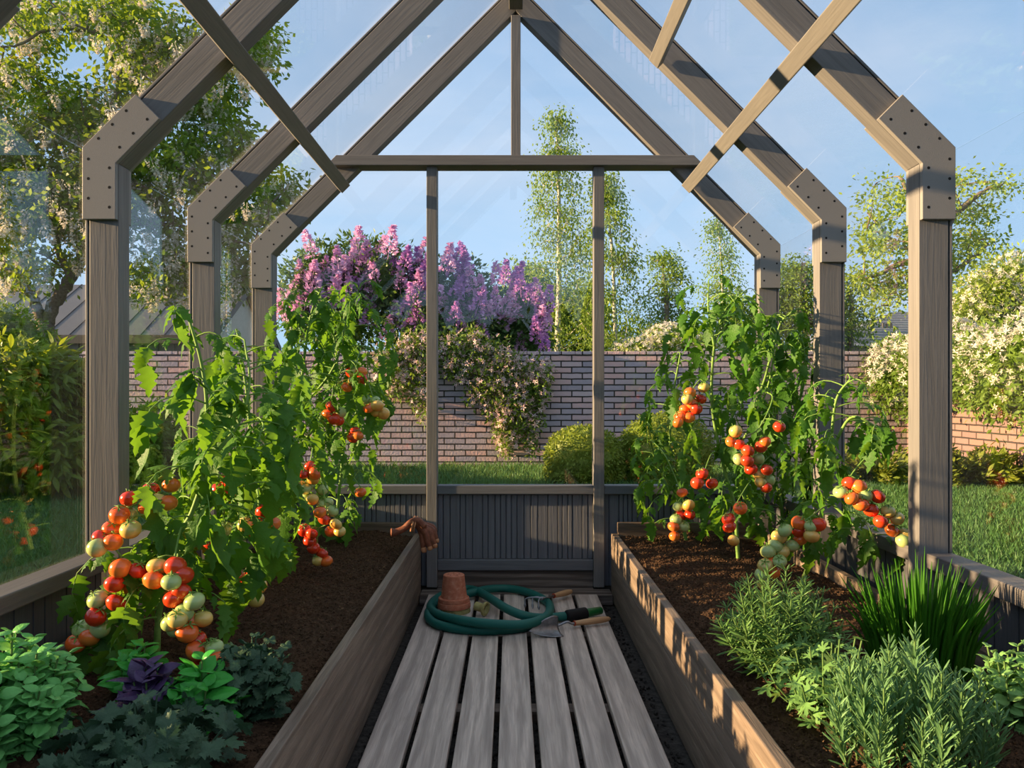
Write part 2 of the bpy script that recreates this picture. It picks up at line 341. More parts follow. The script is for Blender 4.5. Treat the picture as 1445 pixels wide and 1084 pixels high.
# ------------------------------------------------------------------ greenhouse arch frames
def member(name, pts, P0, u, v, y0, y1, mat, parent, bevel=0.0025):
    # polygon pts in (u, v); local z follows u (the grain), local x follows v, local y follows world y
    mb = MB(); mb.prism([(p[1], p[0]) for p in pts], 0.0, y1-y0)
    u = Vector(u); v = Vector(v)
    R = Matrix((v, (0, 1, 0), u)).transposed()
    if R.determinant() < 0:        # keep a proper rotation: mirror v
        mb = MB(); mb.prism([(-p[1], p[0]) for p in reversed(pts)], 0.0, y1-y0); R = Matrix((-v, (0, 1, 0), u)).transposed()
    return mb.build(name, mat, parent, origin=(P0[0], y0, P0[1]), rot=R.to_euler(), bevel=bevel)
def arch(i, label, detail=True):
    y = YF[i]; t = TT; L = HW/S2
    th = thing('arch_frame', label, 'frame', (XC, y, ZB), 'arch frames of the greenhouse')
    for sd in (-1, 1):
        E = (XC+sd*HW, ZE); vin = (-sd, 0, 0); ur = (-sd*S2, 0, S2); vr = (-sd*S2, 0, -S2)
        a = 0.014
        # post (main timber) and outer glazing strip
        E2 = (E[0]-sd*a, E[1])
        member('post', [(ZB-ZE, 0), (-0.414*a, 0), (-0.414*t, t-a), (ZB-ZE, t-a)], E2, (0, 0, 1), vin, y+0.018, y+0.09, M['paint'], th)
        member('glazing_strip', [(ZB-ZE, 0), (0, 0), (-0.414*(a-0.004), a-0.004), (ZB-ZE, a-0.004)], E, (0, 0, 1), vin, y+0.0185, y+0.1, M['paint'], th)
        # rafter
        Er = (E[0]-sd*S2*a+0, E[1]-S2*a)
        member('rafter', [(0.414*a, 0), (L-a, 0), (L-t, t-a), (0.414*t, t-a)], Er, ur, vr, y+0.018, y+0.09, M['paint'], th)
        member('glazing_strip', [(0, 0), (L, 0), (L-(a-0.004), a-0.004), (0.414*(a-0.004), a-0.004)], E, ur, vr, y+0.0185, y+0.1, M['paint'], th)
        for back in (0, 1):
            y0 = y if not back else y+0.09
            gpts = [(0, -0.233), (0, 0.004)]
            p1 = (0.247*S2, 0.247*S2+0.004); p2 = (p1[0]+(t+0.001)*S2, p1[1]-(t+0.001)*S2)
            gpts += [p1, p2, (t-0.002, -0.414*t-0.002), (t-0.002, -0.233)]
            ml = MB(); pts = [(E[0]-sd*px, E[1]+pz) for px, pz in gpts]
            if sd > 0: pts.reverse()
            ml.prism(pts, y0, y0+0.0175)
            gp = ml.build('gusset_plate', M['gusset'], th, origin=(E[0], y0, E[1]), bevel=0.002)
            if back or not detail: continue
            q = 1/429.0
            for (bx, bz) in [(8.7, -15), (8.7, -42.7), (8.7, -70.4), (38.4, -27.5), (38.4, -55), (38.4, -83), (23, 14), (42.5, 33.7), (62.2, 53.1), (52.8, 1.6), (72, 21.3), (91.8, 41)]:
                b = MB(); mm = Matrix.Translation((E[0]-sd*bx*q, y0+0.0003, E[1]+bz*q)) @ Matrix.Rotation(-PI/2, 4, 'X')
                b.lathe([(0.0, -0.0005), (0.0050, -0.0005), (0.0058, 0.0005), (0.0058, 0.004)], mm, 10)
                b.build('bolt', M['black'], gp, origin=(E[0]-sd*bx*q, y0, E[1]+bz*q))
    return th
arch(0, 'rear timber arch frame at the glazed end wall, smallest of the arches')
arch(1, 'middle timber arch frame between the rear arch and the largest one')
arch(2, 'largest timber arch frame with wide grey posts nearest the front')
arch(3, 'overhead timber arch frame whose rafters cross the top corners of the picture')
for i in (4,): arch(i, 'timber arch frame above and behind the viewer', False)

# purlins, ridge, tie beam
def purlin(sd, y0, y1, dn0, label, w=0.062, th=0.036, extra=0.0):
    # dn0: distance along the slope (world x) from centre of the upper inner edge
    x = XC+sd*dn0; z = ZE+(HW-abs(dn0))-TT/S2-0.002; m = MB()
    o = Vector((x, y0, z)); dv = Vector((sd*S2, 0, -S2))*w; tv = Vector((-sd*S2, 0, -S2))*th
    m.obox(o, dv, (0, y1-y0, 0), tv)
    ob = m.build('purlin', M['paint_y'], origin=(x, (y0+y1)/2, z), bevel=0.003); return mark(ob, label, 'beam', 'roof purlins')
purlin(-1, 0.3, YF[0]+0.01, 0.925, 'shaded dark grey purlin running under the left roof slope')
purlin(1, 0.3, YF[0]+0.01, 0.925, 'sunlit pale purlin running the whole length of the right roof slope')
purlin(1, 0.3, YF[1]+0.01, 0.60, 'short upper purlin stub ending at the middle right rafter', 0.055)
m = MB(); m.box(XC-0.037, XC+0.037, 0.2, YF[0]+0.0, 3.135, 3.29)
mark(m.build('ridge_beam', M['paint_y'], origin=(XC, 2.2, 3.135), bevel=0.003), 'dark ridge beam running overhead along the peak of the roof', 'beam')
m = MB(); y0 = YF[0]-0.03; z0, z1 = 2.283, 2.338; xl, xr = -0.985, 1.03
m.prism([(xl, z0), (xl, z0+0.012), (xl+0.043, z1), (xr-0.043, z1), (xr, z0+0.012), (xr, z0)], y0, y0+0.115)
mark(m.build('tie_beam', M['paint_x'], origin=(XC, y0, z0), bevel=0.003), 'horizontal tie beam across the rear gable above the tall uprights', 'beam')
m = MB(); m.box(XC-0.026, XC+0.026, YF[0]+0.0, YF[0]+0.07, z1, 3.108)
mark(m.build('king_post', M['paint'], origin=(XC, YF[0], z1), bevel=0.003), 'slim vertical king post from the tie beam up to the roof peak', 'post')
for xa, lab in ((-0.458, 'upright rear mullion left of the doorway beside the leather glove'), (0.449, 'upright rear mullion right of the doorway lit along its left edge')):
    m = MB(); m.box(xa, xa+0.057, YF[0]-0.005, YF[0]+0.075, 0.0, z0)
    mark(m.build('mullion', M['paint'], origin=(xa+0.028, YF[0], 0), bevel=0.003), lab, 'post', 'rear mullions')

# low walls: boarded panels under the glass
def cladding(axis, a0, a1, c0, c1, z0, z1, widths, rng, gap=0.004):
    m = MB(); a = a0
    while a < a1-0.01:
        w = min(rng.choice(widths), a1-a); d = rng.uniform(0, 0.002)
        if axis == 'x': m.box(a+gap/2, a+w-gap/2, c0-d, c1, z0, z1)
        else:
            if c1 > c0: m.box(c0-d, c1, a+gap/2, a+w-gap/2, z0, z1)
            else: m.box(c1, c0+d, a+gap/2, a+w-gap/2, z0, z1)
        a += w
    if axis == 'x': m.box(a0, a1, c1-0.002, c1+0.012, z0, z1)
    else: m.box(min(c1, c1), c1+0.01, a0, a1, z0, z1)
    return m
rr = random.Random(8)
wb = MB(); yb = YF[0]
for (xa, xb) in ((XC-HW+0.1, -0.46), (-0.401, 0.449), (0.506, XC+HW-0.1)): wb.box(xa, xb, yb+0.004, yb+0.075, 0.504, 0.552)
wbk = wb.build('wall_back', M['clad_x'], bevel=0.004); mark(wbk, kind='structure'); wbk['label'] = 'low boarded panel wall with dark rails under the rear glass'
rb = MB(); rb.box(-0.401, 0.449, yb+0.012, yb+0.07, 0.088, 0.147); rb.build('bottom_rail', M['clad_x'], wbk, bevel=0.004)
rb = MB(); rb.box(-0.50, 0.56, yb+0.078, yb+0.1, -0.06, 0.0875); rb.box(-0.401, 0.449, yb+0.03, yb+0.06, -0.06, 0.0875); rb.box(-0.48, 0.535, yb-0.14, yb-0.006, -0.06, -0.008); rb.box(-0.401, 0.449, yb-0.005, yb+0.03, -0.06, -0.008)
rb.build('sill_plank', M['sill'], wbk, bevel=0.002)
for (xa, xb, zz) in ((XC-HW+0.1, -0.46, 0.0), (-0.401, 0.449, 0.148), (0.506, XC+HW-0.1, 0.0)):
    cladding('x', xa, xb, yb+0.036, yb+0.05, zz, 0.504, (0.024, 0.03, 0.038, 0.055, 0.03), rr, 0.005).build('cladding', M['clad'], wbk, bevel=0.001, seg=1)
for sd, nm in ((-1, 'wall_left'), (1, 'wall_right')):
    xo = XC+sd*(HW-0.002); xi = XC+sd*1.345
    cp = MB(); lo, hi = sorted((xo, xi))
    segs = []
    for k in range(5):
        ya = YF[k+1]+0.095 if k < 4 else 0.2
        segs.append((ya, YF[k]+0.012 if k < 5 else 0))
    for (ya, yb2) in segs: cp.box(lo, hi, ya, yb2, 0.474, 0.524)
    w = cp.build(nm, M['clad_y'], bevel=0.004); mark(w, kind='structure'); w['label'] = 'low boarded side wall with a grey cap rail under the glass'
    xc0 = XC+sd*1.378; xc1 = XC+sd*1.392
    for (ya, yb2) in segs:
        m = MB(); a = ya
        while a < yb2-0.01:
            ww = min(rr.choice((0.055, 0.085, 0.11, 0.1)), yb2-a); a_, b_ = sorted((xc0, xc1)); m.box(a_, b_, a+0.0025, a+ww-0.0025, -0.06, 0.474); a += ww
        a_, b_ = sorted((xc1, xc1+sd*0.01)); m.box(a_, b_, ya, yb2, -0.06, 0.474)
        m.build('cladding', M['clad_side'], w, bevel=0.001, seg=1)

# ------------------------------------------------------------------ glass panes
wi = [0]
def pane(pts, y0, y1):
    wi[0] += 1; m = MB(); m.prism(pts, y0, y1); o = m.build('window_%d' % wi[0], M['glass'], origin=(sum(p[0] for p in pts)/len(pts), y0, min(p[1] for p in pts)))
    mark(o, kind='structure'); o['label'] = 'clear glass pane of the greenhouse'
def pane_q(o_, a, b, c):
    wi[0] += 1; m = MB(); m.obox(o_, a, b, c); o = m.build('window_%d' % wi[0], M['glass'], origin=o_); mark(o, kind='structure'); o['label'] = 'clear glass pane of the greenhouse'
yg = YF[0]+0.055; HI = HW-0.02
ze = lambda x: ZE+(HI-abs(x-XC))
pane([(-0.402, 0.555), (0.45, 0.555), (0.45, 2.282), (-0.402, 2.282)], yg, yg+0.004)
for sd in (-1, 1):
    xo = XC+sd*(HW-0.03); xm = -0.459 if sd < 0 else 0.507; xk = XC+sd*(HI-(2.282-ZE))
    pts = [(xo, 0.555), (xm, 0.555), (xm, 2.282), (xk, 2.282), (xo, ze(xo))]
    if sd > 0: pts.reverse()
    pane(pts, yg, yg+0.004)
    xk2 = XC+sd*(HI-(2.34-ZE)); x0 = XC+sd*0.027
    pts = [(xk2, 2.34), (x0, 2.34), (x0, ze(x0))]
    if sd > 0: pts.reverse()
    pane(pts, yg, yg+0.004)
for k in range(5):
    y1 = YF[k]+0.0535 if k else YF[0]+0.1; y0 = (YF[k+1] if k < 4 else 0.1)+0.0545
    for sd in (-1, 1):
        x = XC+sd*(HW+0.0005)
        pane_q((x, y0, 0.5), (sd*0.004, 0, 0), (0, y1-y0, 0), (0, 0, ZE-0.5-0.002))
        L = HW/S2+0.01
        pane_q((x+sd*0.004, y0, ZE+0.0015), (-sd*L*S2, 0, L*S2), (0, y1-y0, 0), (sd*0.004*S2, 0, 0.004*S2))

# ------------------------------------------------------------------ raised beds and soil
M['soil'] = None
s = NT('soil'); v = s.coord((1, 1, 1), island=False); n = s.noise(v, 45, 6, 0.7); n2 = s.noise(v, 5, 3); g_ = s.n('ShaderNodeNewGeometry')
c = s.ramp(n, [(0.3, (0.024, 0.014, 0.009)), (0.55, (0.07, 0.040, 0.024)), (0.75, (0.14, 0.08, 0.046))])
c = s.mix(s.ramp(n2, [(0.35, (0, 0, 0)), (0.7, (0.5, 0.5, 0.5))]), c, (0.085, 0.042, 0.022))
c = s.mix(s.ramp(g_.outputs['Random Per Island'], [(0.0, (0, 0, 0)), (0.965, (0.25, 0.25, 0.25)), (0.985, (0.75, 0.75, 0.75))]), c, (0.30, 0.18, 0.10))
M['soil'] = s.pbr(c, 0.95, s.bump(n, 1.0, 0.02), 0.1)
SOILZ = 0.272
def bed(sd, xin, lab, slab):
    xo = XC+sd*1.323; t = 0.032
    th = thing('raised_bed', lab, 'raised bed', ((xin+xo)/2, 2.5, -0.05), 'raised beds')
    for (za, zb) in ((-0.05, 0.147), (0.149, 0.30)):
        m = MB(); a, b = sorted((xin, xin+sd*t)); m.box(a, b, 0.75, 4.2, za, zb); m.build('side_board', M['bed'], th, bevel=0.003)
    a, b = sorted((xo, xo-sd*0.03)); m = MB(); m.box(a, b, 0.75, 4.2, -0.05, 0.332); m.build('outer_board', M['bed'], th, bevel=0.003)
    a, b = sorted((xin+sd*t, xo-sd*0.03)); m = MB(); m.box(a, b, 4.165, 4.2, -0.05, 0.36); m.build('end_board', M['bed_x'], th, bevel=0.003)
    m = MB(); m.box(a, b, 0.75, 0.78, -0.05, 0.30); m.build('end_board', M['bed_x'], th, bevel=0.003)
    # soil
    x0, x1 = a+0.002, b-0.002; nx, ny = 110, 380; rg = np.random.default_rng(11+sd)
    X, Y = np.meshgrid(np.linspace(x0, x1, nx), np.linspace(0.785, 4.16, ny))
    Z = np.full_like(X, SOILZ)
    for (fq, am) in ((3, 0.012), (9, 0.006), (30, 0.004), (70, 0.003)):
        for k in range(5):
            th_ = rg.uniform(0, PI); Z += am*0.5*np.sin(fq*(X*math.cos(th_)+Y*math.sin(th_))*rg.uniform(0.7, 1.5)+rg.uniform(0, 6))
    Z += rg.normal(size=Z.shape)*0.0025
    xm = (x0+x1)/2; Z += 0.02*(1-((X-xm)/((x1-x0)/2))**2)+0.012*np.clip((Y-2.5)/1.6, -1, 1)
    V = np.stack([X, Y, Z], 2).reshape(-1, 3); i = np.arange(nx-1)[None, :]+nx*np.arange(ny-1)[:, None]; i = i.reshape(-1)
    FA = np.stack([i, i+1, i+nx+1, i+nx], 1)
    zs = Z[0].copy(); m = MB(); m.addk(V, [FA])
    m.box(x0, x1, 0.785, 4.16, 0.0, 0.2)
    n = 26000; px = rg.integers(0, ny, n), rg.integers(0, nx, n)
    pts = V.reshape(ny, nx, 3)[px]+rg.normal(size=(n, 3))*np.array([0.004, 0.004, 0.001]); pts[:, 2] += 0.002; pts[:, 0] = np.clip(pts[:, 0], x0+0.01, x1-0.01); pts[:, 1] = np.clip(pts[:, 1], 0.8, 4.15)
    chip = (T[0]*np.array([1.0, 0.5, 0.35]), T[1])
    m.scatter(chip, pts, frames(rand_dirs(rg, n)*np.array([1, 1, 0.4]), rand_dirs(rg, n)), rg.uniform(0.0025, 0.008, n))
    mark(m.build('soil', M['soil'], origin=(xm, 2.4, 0.0)), slab, 'soil', kind='stuff')
bed(-1, -0.485, 'long wooden raised bed left of the deck with the glove on it', 'dark crumbly soil filling the left raised bed')
bed(1, 0.54, 'long wooden raised bed right of the deck with sunlit top edge', 'dark crumbly soil filling the right raised bed')
# ------------------------------------------------------------------ things on the deck
s = NT('terracotta'); v = s.coord((1, 1, 1)); n = s.noise(v, 45, 5, 0.6); n2 = s.noise(v, 160, 2)
c = s.ramp(n, [(0.3, (0.36, 0.11, 0.06)), (0.55, (0.46, 0.165, 0.095)), (0.75, (0.55, 0.27, 0.18))])
M['terracotta'] = s.pbr(c, 0.8, s.bump(n2, 0.4, 0.002), 0.2)
M['oldpot'] = mat_plain('weathered_yellow_pot', (0.26, 0.20, 0.07), (0.36, 0.33, 0.14), 45, 0.8, 0.2, 0.3)
M['hole'] = mat_plain('dark_hole', (0.04, 0.018, 0.012), (0.05, 0.022, 0.015), 40, 0.9)
def pot_profile(rt, rr, h, rim):    # opening ring at height 0, pot base at height h (upside down)
    w = 0.005
    return [(rr-w-0.004, 0.0), (rr-0.001, 0.0), (rr, 0.002), (rr-0.002, rim-0.002), (rr-0.004, rim), (rr-0.014, rim+0.0015), (rt+0.001, h-0.003), (rt-0.003, h), (0.004, h), (0.004, h-0.006), (rt-0.008, h-0.006), (rr-0.02, rim), (rr-w-0.004, 0.0)]
pc = G(640, 866); pc.y += 0.035
def finish_pot(label, base, rt, rr, h, rim, mat, group=None, rotm=None, holes=True):
    t = thing('flower_pot', label, 'flower pot', base, group)
    mm = Matrix.Translation(base) @ (rotm if rotm is not None else Matrix.Identity(4))
    m = MB(); m.lathe(pot_profile(rt, rr, h, rim), mm, 40)
    o = m.build('pot_body', mat, t, smooth=True)
    b = o.modifiers.new('b', 'EDGE_SPLIT'); b.split_angle = 0.6
    if holes:
        for k in range(5):
            a = 2*PI*k/5+0.4; hm = mm @ Matrix.Translation((rt*0.55*math.cos(a), rt*0.55*math.sin(a), h+0.0004))
            q = MB(); q.lathe([(0.0, 0.0), (0.0042, 0.0), (0.0042, -0.001)], hm, 10); q.build('drain_hole', M['hole'], t)
    return t
sk = 'stack of old flower pots'
finish_pot('greenish weathered pot at the bottom of the upside down stack', pc+Vector((0.008, 0.0, 0.0)), 0.042, 0.071, 0.08, 0.022, M['oldpot'], sk, holes=False)
finish_pot('middle terracotta pot of the upside down stack showing only its rim', pc+Vector((0, 0, 0.024)), 0.053, 0.080, 0.115, 0.026, M['terracotta'], sk, holes=False)
finish_pot('top terracotta pot of the upside down stack with holes in its base', pc+Vector((-0.001, 0, 0.050)), 0.050, 0.076, 0.130, 0.020, M['terracotta'], sk)
pb = G(676, 870, 0.0); pb.z = 0.036; pb.x -= 0.005
rm = Matrix.Rotation(math.radians(-28), 4, 'Z') @ Matrix.Rotation(math.radians(98), 4, 'Y') @ Matrix.Rotation(PI, 4, 'X')
finish_pot('small yellowish pot lying on its side beside the terracotta stack', pb+Vector((0.040, -0.008, 0)), 0.020, 0.034, 0.062, 0.014, M['oldpot'], rotm=rm, holes=False)

# hose
s = NT('hose_rubber'); v = s.coord((1, 1, 1)); n = s.noise(v, 300, 2)
M['hose'] = s.pbr(s.mix(n, (0.003, 0.085, 0.068), (0.005, 0.11, 0.09)), 0.55, s.bump(n, 0.2, 0.001), 0.35)
M['hose_end'] = mat_plain('green_plastic', (0.006, 0.10, 0.02), (0.008, 0.13, 0.03), 80, 0.4, 0.5)
def z6(x, y): return (540+x/4.014, 700+y/4.014)
def hp(x, y, z): u, w = z6(x, y); return G(u, w, z)
R_ = 0.0205
hz = [(1045, 680, .024), (960, 688, .024), (870, 690, .03), (780, 672, .05), (690, 632, .055), (610, 580, .045), (545, 543, .035), (485, 527, .03),
      (420, 540, .03), (340, 562, .03), (285, 600, .03), (272, 640, .032), (320, 675, .045), (420, 700, .058), (540, 718, .062), (660, 728, .063), (780, 730, .062), (870, 712, .06),
      (930, 680, .045), (948, 640, .03), (935, 605, .024), (880, 570, .024), (800, 540, .024), (700, 524, .024), (600, 528, .03), (520, 545, .035), (440, 565, .026),
      (340, 590, .023), (270, 640, .022), (262, 690, .021), (310, 728, .021), (420, 752, .021), (550, 762, .021), (680, 758, .021), (790, 745, .021), (862, 728, .021), (905, 708, .021)]
m = MB(); path = spline([hp(*a) for a in hz], 8); m.tube(path, R_, 14)
ht = thing('garden_hose', 'thick teal green garden hose coiled on the deck around the pots', 'hose', (path[0].x, path[0].y, 0))
m.build('hose_coil', M['hose'], ht, smooth=True)
a = hp(1045, 682, .027); b = hp(1150, 665, .027); d = (b-a).normalized()
m = MB(); m.tube([a-d*0.004, a, a+d*0.003, b-d*0.003, b, b+d*0.002], [0.022, 0.0275, 0.0285, 0.0285, 0.0275, 0.022], 20); m.build('hose_collar', M['black'], ht, smooth=True)
c_ = hp(1238, 648, .027); d2 = (c_-b).normalized()
m = MB(); m.tube([b, b+d2*0.01, c_-d2*0.004, c_], [0.02, 0.0205, 0.018, 0.015], 18); m.build('hose_nozzle', M['hose_end'], ht, smooth=True)

# hand tools
M['handle'] = mat_wood('ash_handle', (0.42, 0.23, 0.11), (0.58, 0.36, 0.19), 0.5, 0.45, 0, fine=140, bst=0.15)
M['steel'] = mat_plain('worn_steel', (0.16, 0.17, 0.19), (0.27, 0.28, 0.31), 60, 0.38, 0.5, 0.2, metal=0.75)
M['red'] = mat_plain('red_ring', (0.35, 0.05, 0.02), (0.4, 0.07, 0.03), 50, 0.4)
def handle(t, a, b, r0, label=True):
    a = Vector(a); b = Vector(b); d = b-a; L = d.length; R = d.normalized().to_track_quat('X', 'Z')
    prof = [(0, .0), (0, .75), (.03, .82), (.12, .86), (.3, 1.0), (.5, 1.12), (.7, 1.1), (.85, .98), (.95, .78), (1.0, .3)]
    pts = [Vector((p*L, 0, 0)) for p, _ in prof]; m = MB(); m.tube(pts, [max(r*r0, 0.0005) for _, r in prof], 16)
    o = m.build('handle', M['handle'], t, origin=a, smooth=True, rot=R.to_euler()); WL[o] = a
    m = MB(); dn = d.normalized(); m.tube([a-dn*0.001, a+dn*0.0035], [r0*0.9, r0*0.9], 16); m.build('ferrule_ring', M['red'], t)
    return o
# trowel
tb = hp(1085, 722, .022); te = hp(1290, 695, .024); tt = thing('hand_trowel', 'steel hand trowel with wooden handle lying across the deck boards', 'trowel', (hp(1000, 740, 0).x, hp(1000, 740, 0).y, 0))
handle(tt, tb, te, 0.0135)
d = (te-tb).normalized(); bl0 = hp(1005, 735, .016)
m = MB(); m.tube(spline([tb+d*0.004, tb-d*0.012, (tb+bl0)/2+Vector((0, 0, 0.012)), bl0+Vector((0, 0, 0.004)), bl0-d*0.02], 5), [0.0055]*21, 10); m.build('shank', M['steel'], tt, smooth=True)
# blade: curved sheet standing half on its edge, from heel to pointed tip
heel = bl0; top = hp(990, 660, .0)
ax = (hp(850, 768, .004)-hp(1025, 745, .004)); Lb = 0.15; ax.z = 0; ax.normalize(); side = Vector((0, 0, 1)).cross(ax)
tilt = math.radians(52); sv = side*math.cos(tilt)+Vector((0, 0, 1))*math.sin(tilt)*-1
if sv.y < 0: sv = -sv
nv = ax.cross(sv).normalized()
if nv.z < 0: nv = -nv
sv = (side if side.y > 0 else -side)*math.cos(tilt)+Vector((0, 0, math.sin(tilt)))
nv = ax.cross(sv); nv = -nv if nv.z < 0 else nv
cen = hp(1008, 745, .03); V = []; N1, N2 = 15, 12
for i in range(N1):
    u = i/(N1-1); wd = 0.050*(1-u**1.9)*(0.88+0.12*min(1, u*6))
    for j in range(N2+1):
        w = (j/N2*2-1); q = w*wd
        V.append(cen+ax*(u*Lb)+sv*q+nv*(14*q*q-0.022*(1-u*0.8)))
zmin = min(p.z for p in V); V = [p-Vector((0, 0, zmin-0.002)) for p in V]
F_ = [(i*(N2+1)+j, i*(N2+1)+j+1, (i+1)*(N2+1)+j+1, (i+1)*(N2+1)+j) for i in range(N1-1) for j in range(N2)]
m = MB(); m.add(V, F_); o = m.build('blade', M['steel'], tt, smooth=True); q = o.modifiers.new('thick', 'SOLIDIFY'); q.thickness = 0.002
# hand rake (cultivator)
ra = hp(968, 566, .035); re_ = hp(1072, 540, .03); rt_ = thing('hand_rake', 'small three pronged hand rake with wooden handle resting on the hose', 'hand rake', (ra.x, ra.y, 0))
handle(rt_, ra, re_, 0.0135)
hub = hp(905, 580, .06); m = MB(); m.tube([ra+(ra-re_).normalized()*-0.004, (ra+hub)/2, hub], [0.0055, 0.005, 0.005], 10); m.tube([hub+Vector((0.008, 0, 0)), hub-Vector((0.012, 0, 0))], 0.009, 10); m.build('shank', M['steel'], rt_, smooth=True)
for (kx, ky, ex, ey) in ((812, 582, 806, 634), (852, 578, 850, 640), (885, 590, 886, 646)):
    p2 = hp(kx, ky, .055); p3 = hp(ex, ey, .012)
    m = MB(); m.tube(spline([hub, (hub+p2)/2+Vector((0, 0, 0.006)), p2, (p2+p3)/2+Vector((-0.002, 0, 0)), p3], 5), [0.0038]*10+[0.004]*6+[0.006, 0.0065, 0.006, 0.004, 0.0015], 8); m.build('prong', M['steel'], rt_, smooth=True)

# ------------------------------------------------------------------ leather gloves over the left bed board
s = NT('brown_leather'); v = s.coord((1, 1, 1)); n = s.noise(v, 60, 5, 0.6); n2 = s.noise(v, 260, 3)
M['leather'] = s.pbr(s.ramp(n, [(0.3, (0.11, 0.033, 0.016)), (0.6, (0.20, 0.066, 0.033)), (0.8, (0.30, 0.12, 0.06))]), 0.6, s.bump(n2, 0.5, 0.002), 0.3)
M['leather2'] = mat_plain('pale_leather', (0.34, 0.14, 0.06), (0.45, 0.21, 0.10), 60, 0.6, 0.3, 0.4)
Yg = 3.72; gq = lambda x, y, Y: P(*z6(x, y), Y)
gt = thing('leather_glove', 'worn brown leather work glove draped over the left bed board', 'glove', (-0.485, Yg, 0.302))
m = MB()
def gz(x, y, dy=0.0): return gq(x, y, Yg+dy)
def gtube(pts, rad): m.tube(spline(pts, 4), np.interp(np.linspace(0, 1, (len(pts)-1)*4+1), np.linspace(0, 1, len(rad)), rad), 12)
for (kx, ky, mx_, my_, tx, ty, dy, r) in ((222, 215, 226, 265, 236, 318, -0.02, .0135), (243, 212, 255, 258, 270, 305, -0.028, .014), (262, 205, 280, 248, 298, 292, -0.02, .0138), (276, 190, 296, 222, 306, 262, -0.004, .013), (272, 170, 292, 188, 300, 205, 0.022, .012)):
    gtube([gz(170, 165, dy*0.7), gz(195, 158, dy), gz(kx, ky, dy), gz(mx_, my_, dy-.004), gz(tx, ty, dy-.002)], [0.016, 0.018, r*1.15, r, r*0.85])
tips = [((231, 290), (236, 322), -0.022, .0128), ((265, 285), (271, 309), -0.03, .0125), (((293, 272)), (299, 296), -0.022, .0123), ((304, 242), (307, 266), -0.006, .0116)]
for dy in (-0.035, 0.0, 0.032):
    gtube([gz(235, 175, dy), gz(200, 142, dy), gz(160, 152, dy), gz(120, 185, dy*1.1), gz(75, 205, dy*1.25), gz(48, 208, dy*1.4)], [0.017, 0.019, 0.017, 0.0155, 0.017, 0.022])
gtube([gz(235, 180, -0.02), gz(215, 160, -0.03), gz(185, 160, -0.03)], [0.02, 0.02, 0.018])
o = m.build('glove_hand', M['leather'], gt, smooth=True)
rmod = o.modifiers.new('remesh', 'REMESH'); rmod.mode = 'VOXEL'; rmod.voxel_size = 0.0022; rmod.use_smooth_shade = True
sm = o.modifiers.new('smooth', 'SMOOTH'); sm.iterations = 2; sm.factor = 0.5
m = MB()
for q, r in ((0, 0.0055), (14, 0.004)): m.tube(spline([gz(160+q, 200, -0.05), gz(168+q, 165, -0.058), gz(178+q, 128, -0.03), gz(184+q, 118, 0.0), gz(184+q, 122, 0.035)], 6), r, 8)
m.build('wrist_seam', M['leather2'], gt, smooth=True)
for (a0, a1, dy, r) in tips:
    m = MB(); p0 = gz(*a0, dy-.003); p1 = gz(*a1, dy-.003); d_ = (p1-p0); m.tube([p0, p0+d_*0.3, p0+d_*0.7, p0+d_*0.93, p1], [r*0.9, r*1.05, r*1.02, r*0.75, r*0.2], 12); o = m.build('fingertip', M['leather2'], gt, smooth=True); o['label'] = 'pale worn fingertip patch'
# ------------------------------------------------------------------ leaf templates (length 1 along x, faces as quads and triangles)
def leaf_tpl(half, droop=0.25, fold=0.25, cup=0.0):
    n = len(half); V = []
    for i, (t, w) in enumerate(half):
        z = -droop*t*t; V += [(t, 0, z), (t+(0.0), w, z-fold*w+cup*w*w), (t, -w, z-fold*w+cup*w*w)]
    Q = []
    for i in range(n-1):
        a = 3*i; b = a+3; Q += [(a, b, b+1, a+1), (a, a+2, b+2, b)]
    return (np.array(V, float), [np.array(Q)])
def leaf5(prof, droop=0.3, fold=0.3, puff=0.12):
    V = []; Q = []
    for i, (t, w) in enumerate(prof):
        z = -droop*t*t
        for a in (-1, -0.55, 0, 0.55, 1): V.append((t, a*w, z+fold*w*abs(a)-(0.9*fold+puff*2)*w*max(0, abs(a)-0.55)/0.45*0.8-(0 if a else puff*0.3)))
    for i in range(len(prof)-1):
        for j in range(4): a = 5*i+j; Q.append((a, a+5, a+6, a+1))
    return (np.array(V, float), [np.array(Q)])
def serr(base, teeth, w0, back=0.03):
    out = [(0.0, 0.012)]
    for i in range(teeth):
        t0 = (i+0.35)/teeth; t1 = (i+0.95)/teeth
        f = lambda t: w0*max(0.0, math.sin(PI*min(1, t*0.95+0.05)**base))**1.15
        out += [(t0*0.97, f(t0)*1.3+0.005), (t1*0.97, f(t1)*0.66+0.004)]
    out.append((1.0, 0.0)); return out
TOM = [leaf_tpl(serr(0.62, 4, 0.29), d, f) for d, f in ((0.30, 0.25), (0.55, 0.4), (0.12, 0.15))]
SIMPLE = leaf_tpl([(0, 0.02), (0.45, 0.24), (1, 0)], 0.12, 0.25)
OVATE = leaf_tpl([(0, 0.03), (0.18, 0.26), (0.42, 0.36), (0.7, 0.27), (0.9, 0.1), (1, 0)], 0.35, -0.25, 0.0)
OVATEC = leaf_tpl([(0, 0.03), (0.18, 0.27), (0.42, 0.38), (0.7, 0.30), (0.9, 0.12), (1, 0)], 0.28, 0.32, 0.0)
OV5 = [leaf5([(0, 0.03), (0.12, 0.22), (0.35, 0.36), (0.62, 0.33), (0.85, 0.17), (1, 0.01)], d, f, p_) for d, f, p_ in ((0.3, 0.5, 0.15), (0.55, 0.3, 0.2), (0.1, 0.7, 0.1))]
LANCE = leaf_tpl([(0, 0.02), (0.25, 0.15), (0.5, 0.19), (0.75, 0.12), (1, 0)], 0.4, 0.3)
